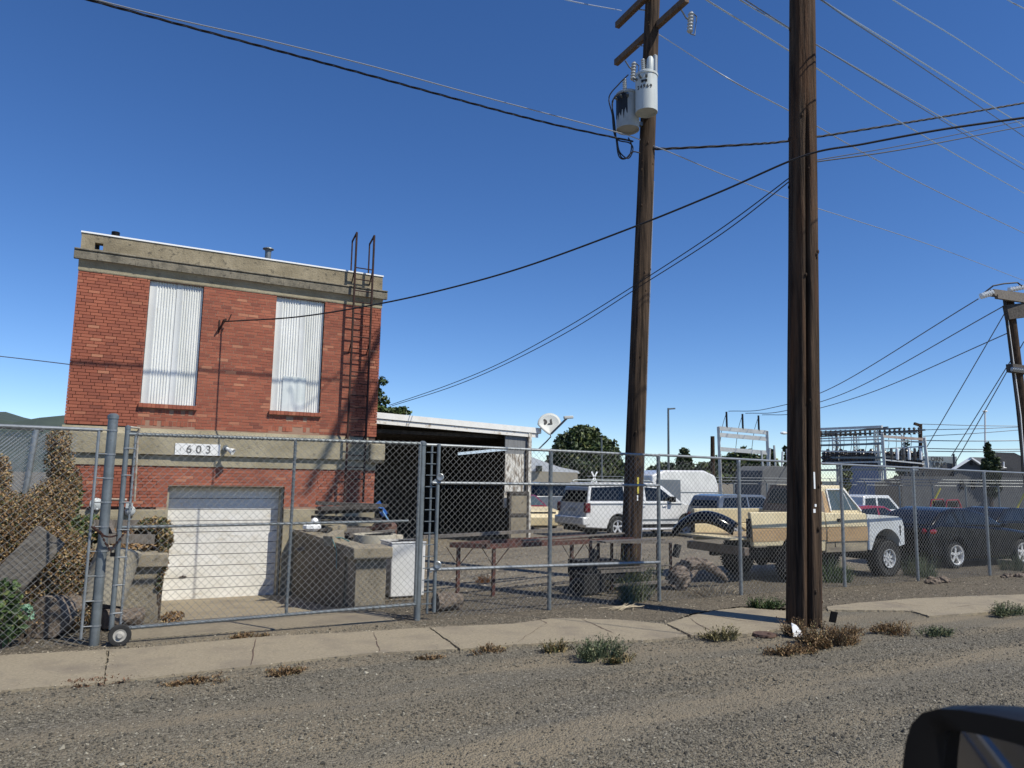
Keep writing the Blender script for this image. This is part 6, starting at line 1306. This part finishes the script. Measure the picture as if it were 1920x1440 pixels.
# substation lattice
ss = empty('substation_lattice', tbase(1640, 74), 'white substation steel lattice with rows of insulators right of the near pole', 'substation frame')
q = M(); d = 72
cols = [((1500,812,84),(1504,950,84)), ((1568,812,80),(1572,950,80)), ((1654,812,72),(1664,955,72)), ((1646,832,74),(1655,950,74)), ((1733,820,72),(1747,955,72))]
for a, b_ in cols: 
    o_ = M().bar(D(*a), D(*b_), 0.24, 0.24); o_.build('column', subw, ss)
bm2 = [((1500,806,84),(1654,800,72)), ((1568,836,80),(1654,830,73)), ((1500,845,84),(1655,848,72)), ((1500,868,84),(1654,866,72)), ((1654,818,72),(1735,824,72)), ((1655,842,73),(1733,837,72)), ((1500,824,84),(1654,818,73)), ((1655,862,72),(1738,870,72)),((1500,828,84),(1654,824,73)), ((1655,826,73),(1735,829,72))]
for k, (a, b_) in enumerate(bm2): M().bar(D(*a), D(*b_), 0.16, 0.24 if k in (0,4) else 0.13).build('beam', subw if k != 4 else mat('rusty_white_beam', (0.55,0.5,0.45), (0.35,0.2,0.13), 1.5, 0.7), ss)
for (x0, x1, y0, y1, dd) in ((1568, 1575, 812, 865, 80), (1560, 1567, 812, 865, 84), (1640, 1646, 806, 868, 74.5), (1520, 1526, 815, 870, 84), (1600,1606,812,866,79), (1690,1695,815,866,73)):
    q = M(); nlad = 7
    q.bar(D(x0, y0, dd), D(x0+2, y1, dd), 0.1, 0.1); q.bar(D(x1, y0, dd), D(x1+2, y1, dd), 0.1, 0.1)
    for i in range(nlad):
        ya_ = y0+(y1-y0)*i/nlad; yb2 = y0+(y1-y0)*(i+1)/nlad; q.bar(D(x0, ya_, dd), D(x1, yb2, dd), 0.06, 0.06); q.bar(D(x0, yb2, dd), D(x1, ya_, dd), 0.06, 0.06)
    q.build('lattice_column', subw, ss)
for (a, b_) in (((1500,836,84),(1654,832,73)), ((1500,858,84),(1654,858,73)), ((1500,882,84),(1654,880,73)), ((1655,856,73),(1738,862,72)), ((1655,880,72),(1740,884,72))): M().bar(D(*a), D(*b_), 0.14, 0.2).build('beam', galvp, ss)
q = M()
for k, (a, b_) in enumerate((((1480,820,86),(1665,801,72)), ((1480,813,86),(1690,803,72)), ((1480,822,86),(1735,806,72)), ((1500,816,84),(1720,810,72)))): q.tube([D(*a), D(*b_)], 0.09, 6)
q.build('busbar', galvp, ss)
for k in range(24):
    q = M(); px = 1512+k*9.2; dd = 82-k*0.43; y = 812-k*0.25; p = D(px, y+8, dd); skirt(q, p, (0,0,1), 4, 0.16, 0.09, 0.17); q.build('insulator', insul, ss)
for k in range(46):
    q = M(); kk = k % 23; px = 1545+kk*8.2+(k//23)*3; dd = 80-kk*0.35+(k//23)*3
    if abs(px-1654) < 5: continue
    p = D(px, 872 if kk < 14 else 874, dd); skirt(q, p, (0,0,1), 5, 0.24, 0.15, 0.3+random.uniform(-.03,.05)); q.build('insulator', insul, ss)
for k in range(6):
    px = 1672+k*11; p = D(px, 862, 72); M().lathe([(0, 0), (0.12, 0), (0.15, 0.5), (0.12, 1.1), (0, 1.15)], p, (0,0,1), 8).build('white_bushing', flash if k % 2 else insul, ss)
q = M()
for k in range(14): p0 = D(1540+k*14, 814, 80-k*.6); p1 = D(1538+k*14, 850+(k % 3)*4, 80-k*.6); q.tube([p0, (p0+p1)/2+Vector((0.15,0,0)), p1], 0.03, 4)
q.build('lead_wire', cable, ss)
eq = empty('substation_equipment', tbase(1700, 70), 'white and grey cabinets and tall bushings standing below the substation lattice', 'equipment')
for (x0, y0, x1, y1, d_, m) in ((1717,893,1732,905,70,flash), (1718,908,1729,922,70,subw), (1700,926,1708,945,70,subw), (1728,925,1737,950,70,flash), (1610,930,1622,945,70,grey_s)):
    a, b_ = D(x0, y0, d_), D(x1, y1, d_); M().box(a.x, a.y, b_.z, b_.x, a.y+0.8, a.z).build('cabinet', m, eq)
q = M()
for px in (1700, 1708, 1722, 1732): q.tube([D(px, 885, 70), D(px+2, 950, 70)], 0.09, 6)
q.build('support', galvp, eq)
# blue building and dark hall behind substation
def hall(name, label, d, L_, m, roof=None, depth=10, wins=None, cat='building', roofm=None):
    e = empty(name, tbase(L_[0][0], d), label, cat); P = [D(x, y, d) for x, y in L_]; fwd = None
    a = Vector((P[0].x, P[0].y, 0)); b__ = Vector((P[-1].x, P[-1].y, 0)); F = [a]+P+[b__]; n_ = len(F)
    q = M(); q.add([tuple(p) for p in F]+[tuple(p+Vector((p.x, p.y, 0)).normalized()*depth) for p in F], [tuple(range(n_)), tuple(range(2*n_-1, n_-1, -1))]+[(i, (i+1) % n_, n_+(i+1) % n_, n_+i) for i in range(n_)]); q.build('wall', m, e)
    return e
hall('blue_building', 'dark blue metal building seen through the substation lattice', 105, [(1590,872),(1655,872)], mat('blue_cladding', (0.02,0.045,0.12), rough=0.6))
hb = hall('sign_building', 'pale sign building with large cut-off black letters behind the substation', 110, [(1690,876),(1790,881)], mat('pale_signboard', (0.3,0.34,0.35), (0.34,0.38,0.39), 1, 0.8), depth=2)
a0 = D(1738, 856, 109); b0 = D(1794, 858, 109); fx = (b0-a0).normalized()
q = M(); L_ = [D(1690, 900, 109.5), D(1736, 900, 109.5), D(1736, 855, 109.5), D(1794, 856, 109.5), D(1794, 900, 109.5)]; 
q.add([tuple(D(1700,855,109.5)), tuple(D(1794,856,109.5)), tuple(D(1794,884,109.5)), tuple(D(1700,884,109.5)), tuple(D(1700,855,111)), tuple(D(1794,856,111)), tuple(D(1794,884,111)), tuple(D(1700,884,111))], [(0,1,2,3),(7,6,5,4),(0,4,5,1),(1,5,6,2),(2,6,7,3),(3,7,4,0)])
sb = q.build('signboard', MT['pale_signboard'], hb)
text('ORN', 0.85, ink, 'sign_lettering', D(1757, 861, 109.3), fx, (0,0,1), sb, ext=0.02); text('LING', 0.95, ink, 'sign_lettering', D(1762, 871.5, 109.3), fx, (0,0,1), sb, ext=0.02)
q = M(); q.add([tuple(D(x, y, 109.2)) for x, y in ((1763,884),(1768,873),(1777,868),(1790,870),(1790,884))], [(0,1,2,3,4)]); q.build('dark_shape', grey_s, sb)
M().bar(D(1788, 851, 109), D(1789, 880, 109), 0.25, 0.25).build('chimney', grey_s, hb)
gh_ = hall('grey_hall', 'long dark grey roofed hall behind the black coupe', 70, [(1640,905),(1700,888),(1740,878),(1800,880),(1925,905)], grey_r, depth=8)
gg = hall('grey_gable_house', 'grey house with a white-edged gable and a small vent at the right', 66, [(1788,879),(1820,860),(1847,877),(1850,880)], grey_s, depth=9)
q = M(); q.bar(D(1785, 881, 65.8), D(1820, 859, 65.8), 0.3, 0.16, up=(0,0,1)); q.bar(D(1820, 859, 65.8), D(1850, 878, 65.8), 0.3, 0.16, up=(0,0,1)); q.build('roof_trim', flash, gg)
q = M(); q.add([tuple(D(x, y, d_)) for x, y, d_ in ((1818,857,65.6),(1860,858,74),(1900,880,74),(1852,880,65.6))], [(0,1,2,3)]); q.build('roof', grey_r, gg)
a, b_ = D(1820, 866, 65.9), D(1825, 872, 65.9); M().box(a.x, a.y-.2, b_.z, b_.x, a.y, a.z).build('gable_vent', woodd, gg)
rh = hall('grey_roof_house', 'large house with a plain grey shingle roof at the right edge', 72, [(1848,885),(1862,848),(1902,849),(1925,860),(1990,905)], grey_r, depth=9)
q = M(); q.tube([D(1882, 866, 71.8), D(1882, 875, 71.8)], 0.08, 6); q.lathe([(0, 0), (0.3, -0.12), (0.1,-.12)], D(1882, 875, 71.7), (0,0,1), 8); q.build('roof_vent', flash, rh)
gw = hall('grey_house_wall', 'dark grey house wall with two paned windows behind the coupe', 60, [(1690,893),(1790,893),(1930,896)], grey_s, depth=6)
for x0 in (1800, 1821):
    a, b_ = D(x0, 902, 59.9), D(x0+15, 917, 59.9); w_ = M().box(a.x, a.y-0.1, b_.z, b_.x, a.y+.05, a.z).build('window', glass, gw)
    q = M(); cx_, cz_ = (a.x+b_.x)/2, (a.z+b_.z)/2; q.box(cx_-.03, a.y-.13, b_.z, cx_+.03, a.y-.1, a.z); q.box(a.x, a.y-.13, cz_-.03, b_.x, a.y-.1, cz_+.03); q.build('frame', grey_r, w_)

strawd = mat('mixed_litter', None, rough=0.9, island=[(0,(0.05,0.04,0.03)),(0.5,(0.13,0.108,0.08)),(0.85,(0.24,0.2,0.145)),(1,(0.55,0.48,0.36))])
# ================================================================== LOOSE GROUND COVER
def scatter(name, m, n_, fn, s0, s1, flat=0.5, power=2.2, lab=None, cat=None):
    vs, fs = [], []
    for i in range(n_):
        x, y = fn(); s = s0+(s1-s0)*random.random()**power; a = random.uniform(0, pi); z = 0.03 if False else 0
        h = s*random.uniform(flat*0.6, flat*1.3); n0 = len(vs); z0 = 0.018*max(0, min(1, min(x+8, 24-x), (y-2)/0.8, (9-y)/1.2))*nz(x, y)-0.012*max(0, min(1, (y-2)/0.8, (9-y)/1.2))
        for k in range(4): t = a+k*pi/2+random.uniform(-.3,.3); r_ = s*random.uniform(0.4, 0.7); vs.append((x+cos(t)*r_, y+sin(t)*r_, z0+h*random.uniform(0, .5)))
        vs.append((x+random.uniform(-.2,.2)*s, y+random.uniform(-.2,.2)*s, z0+h)); fs += [(n0, n0+1, n0+4), (n0+1, n0+2, n0+4), (n0+2, n0+3, n0+4), (n0+3, n0, n0+4)]
    o = raw(name, vs, fs, m); tag(o, lab, cat, kind='stuff'); return o
wp = [[G(x, y) for x, y in p] for p in walks]
def inpoly(x, y, P):
    c = False; j = len(P)-1
    for i in range(len(P)):
        if (P[i].y > y) != (P[j].y > y) and x < (P[j].x-P[i].x)*(y-P[i].y)/(P[j].y-P[i].y)+P[i].x: c = not c
        j = i
    return c
def onwalk(x, y): return any(inpoly(x, y, P) for P in wp)
def near_pt():
    while True:
        d = 4.2+random.random()**1.3*8; px = random.uniform(-60, 1980); v = ray(px, 900); v.z = 0; v = v/Vector((v.x, v.y, 0)).dot(Vector((fw.x, fw.y, 0)).normalized())
        x, y = v.x*d, v.y*d
        b_ = 0.5+0.5*sin(y*3.4+0.35*sin(x*0.8)+0.6)+0.25*nz(x*0.4, y*0.4)
        if y < 8.6 and b_ > 0.75 and random.random() < 0.75: continue
        if y < 10.9 and not onwalk(x, y) and y > 1: return x, y
scatter('gravel_stones', stonem, 85000, near_pt, 0.009, 0.03)
dstrip = [G(x,y) for x,y in ((790,1174),(960,1168),(1160,1160),(1250,1167),(1300,1152),(1390,1138),(1480,1142),(1530,1150),(1560,1136),(1710,1121),(1925,1113),(2300,1102))]+[Vector((27,12.6,0)),Vector((4,12,0))]
scatter('loose_stones', stonem, 1500, near_pt, 0.03, 0.06, power=3)
def strip_pt():
    while True:
        x = random.uniform(-3.5, 22); y = random.uniform(10.6 if x < 5 else 8.3, 14)
        if y < 10.9 and not inpoly(x, y, dstrip): continue
        if (0.3 < x < 3.9) and y > 11: continue
        if onwalk(x, y): continue
        return x, y
scatter('gravel_stones', stonem, 14000, strip_pt, 0.012, 0.04)
def lit(name, n_, fn, s0, s1, m, el=3.0):
    vs, fs = [], []
    for i in range(n_):
        x, y = fn(); s = random.uniform(s0, s1); a = random.uniform(0, 2*pi); u = Vector((cos(a), sin(a), random.uniform(-.3,.5))); v = Vector((-sin(a), cos(a), random.uniform(-.5,.5))); p = Vector((x, y, 0.015+random.random()*0.02)); n0 = len(vs)
        vs += [tuple(p-u*s*el/2), tuple(p+v*s/2), tuple(p+u*s*el/2), tuple(p-v*s/2)]; fs.append((n0, n0+1, n0+2, n0+3))
    o = raw(name, vs, fs, m); tag(o, kind='stuff'); return o
lit('dry_litter', 26000, strip_pt, 0.003, 0.015, strawd, 4)
def edge_pt():
    while True:
        P = random.choice(wp); i = random.randrange(len(P)); a, b = P[i], P[(i+1) % len(P)]; t = random.random(); x = a.x+(b.x-a.x)*t+random.gauss(0, .05); y = a.y+(b.y-a.y)*t+random.gauss(0, .05)
        if -3 < x < 20: return x, y
lit('edge_litter', 3500, edge_pt, 0.005, 0.014, straw, 2.5)
def yard_pt():
    return random.uniform(4, 26), random.uniform(13.5, 30)
scatter('yard_stones', mat('tan_stone_chips', None, rough=0.9, island=[(0,(0.1,0.08,0.06)),(0.6,(0.2,0.165,0.125)),(1,(0.42,0.37,0.3))]), 16000, yard_pt, 0.02, 0.06)
def walk_pt():
    while True:
        x = random.uniform(-2, 18); y = random.uniform(7.5, 11)
        if onwalk(x, y): return x, y
lit('pavement_grit', 2500, walk_pt, 0.004, 0.012, straw, 1.6)
for o in (bpy.data.objects['pavement_grit'],): o.location.z = 0.025
# straw bundle and sticks
sk = M(); c = G(1170, 1143)
for i in range(14): a = random.uniform(-0.5, 0.9); p = Vector((c.x+random.uniform(-.15,.15), c.y+random.uniform(-.1,.1), 0.02)); sk.tube([p-Vector((cos(a), sin(a), 0))*random.uniform(.15,.35), p+Vector((0,0,.03)), p+Vector((cos(a), sin(a), 0.15))*random.uniform(.15,.4)], 0.005, 4)
tag(sk.build('straw_bundle', mat('pale_straw', (0.5,0.43,0.3), (0.4,0.33,0.22), 5, 0.8)), 'bundle of pale dry stalks on the dirt before the transformer pole', 'straw')

# ================================================================== OWN VEHICLE (mirror at lower right, door beside the camera)
DM = 0.8
mh = empty('door_mirror', D(1850, 1420, DM), 'blurred black wing mirror of the own vehicle in the lower right corner', 'mirror')
def mp2(x, y, d=DM): return D(x, y, d)
outl = [(1690,1600),(1691,1440),(1697,1395),(1708,1358),(1728,1337),(1757,1329),(1800,1331),(1860,1341),(1925,1354),(2000,1372),(2120,1400),(2140,1600)]
inn = [(1735,1600),(1738,1440),(1745,1400),(1752,1375),(1775,1368),(1820,1374),(1880,1388),(1930,1402),(2000,1418),(2090,1440),(2100,1600)]
q = M(); F = [mp2(x, y) for x, y in outl]; n_ = len(F)
bkd = ray(1900, 1500).normalized()
back = [p+Vector((0.09,0.02,0))-0*bkd for p in F]; cen = sum(F, Vector((0,0,0)))/n_; back = [cen+Vector((0.1,0.0,0))+(p-cen)*0.8 for p in F]
mid_ = [p+Vector((0.03,0.0,0)) for p in F]
I = [mp2(x, y) for x, y in inn]
rows_ = [I, F, mid_, back]
vs = []
m_ = 12
Ic = []
for k in range(n_): 
    Ic.append(mp2(*inn[min(k, len(inn)-1)]) )
rows_ = [[p+Vector((0.03,0,0)) for p in Ic], Ic, F, mid_, back]
for r_ in rows_: vs += [tuple(p) for p in r_]
fs = []
for j in range(len(rows_)-1):
    for k in range(n_): k2 = (k+1) % n_; fs.append((j*n_+k, j*n_+k2, (j+1)*n_+k2, (j+1)*n_+k))
fs.append(tuple((len(rows_)-1)*n_+k for k in range(n_)))
q.add(vs, fs); q.build('mirror_housing', plastic, mh, smooth=True, angle=60)
# glass plane: faces back along the vehicle, tilted so it shows the door
c = mp2(1850, 1460)+Vector((0.025,0,0)); vin = (c-CAM).normalized(); tgt = (Vector((-0.6, 0.1, 1.28))-c).normalized(); nm = (tgt-vin).normalized()
gl = M()
for p in Ic:
    v_ = (p-CAM); t_ = (c-CAM).dot(nm)/v_.dot(nm); gl.v.append(tuple(CAM+v_*t_))
gl.f = [tuple(range(n_))]
gl.build('mirror_glass', mat('mirror_glass_m', (0.42,0.42,0.42), rough=0.03, metal=1), mh)
own = empty('own_vehicle', (0, 0.1, 0), 'dark blue side of the vehicle the picture is taken from, seen only in its mirror', 'vehicle')
q = M(); q.prism([(-2.6, 0.5), (-2.6, 1.62), (0.75, 1.6), (0.75, 0.5)], lambda z: 0.2-abs(z-1.1)*0.12, lambda z: 0.0); q.build('door_panel', p_blue, own, bevel=0.03)
q = M(); q.box(-2.6, 0.2, 1.2, 0.75, 0.206, 1.212); q.box(-2.6, 0.175, 1.44, 0.75, 0.19, 1.455); q.box(-2.6, 0.12, 1.6, 0.75, 0.16, 1.63); q.build('mirror_streak_strip', chrome, own)  # bright strips added on the unseen door to put streaks in the mirror reflection
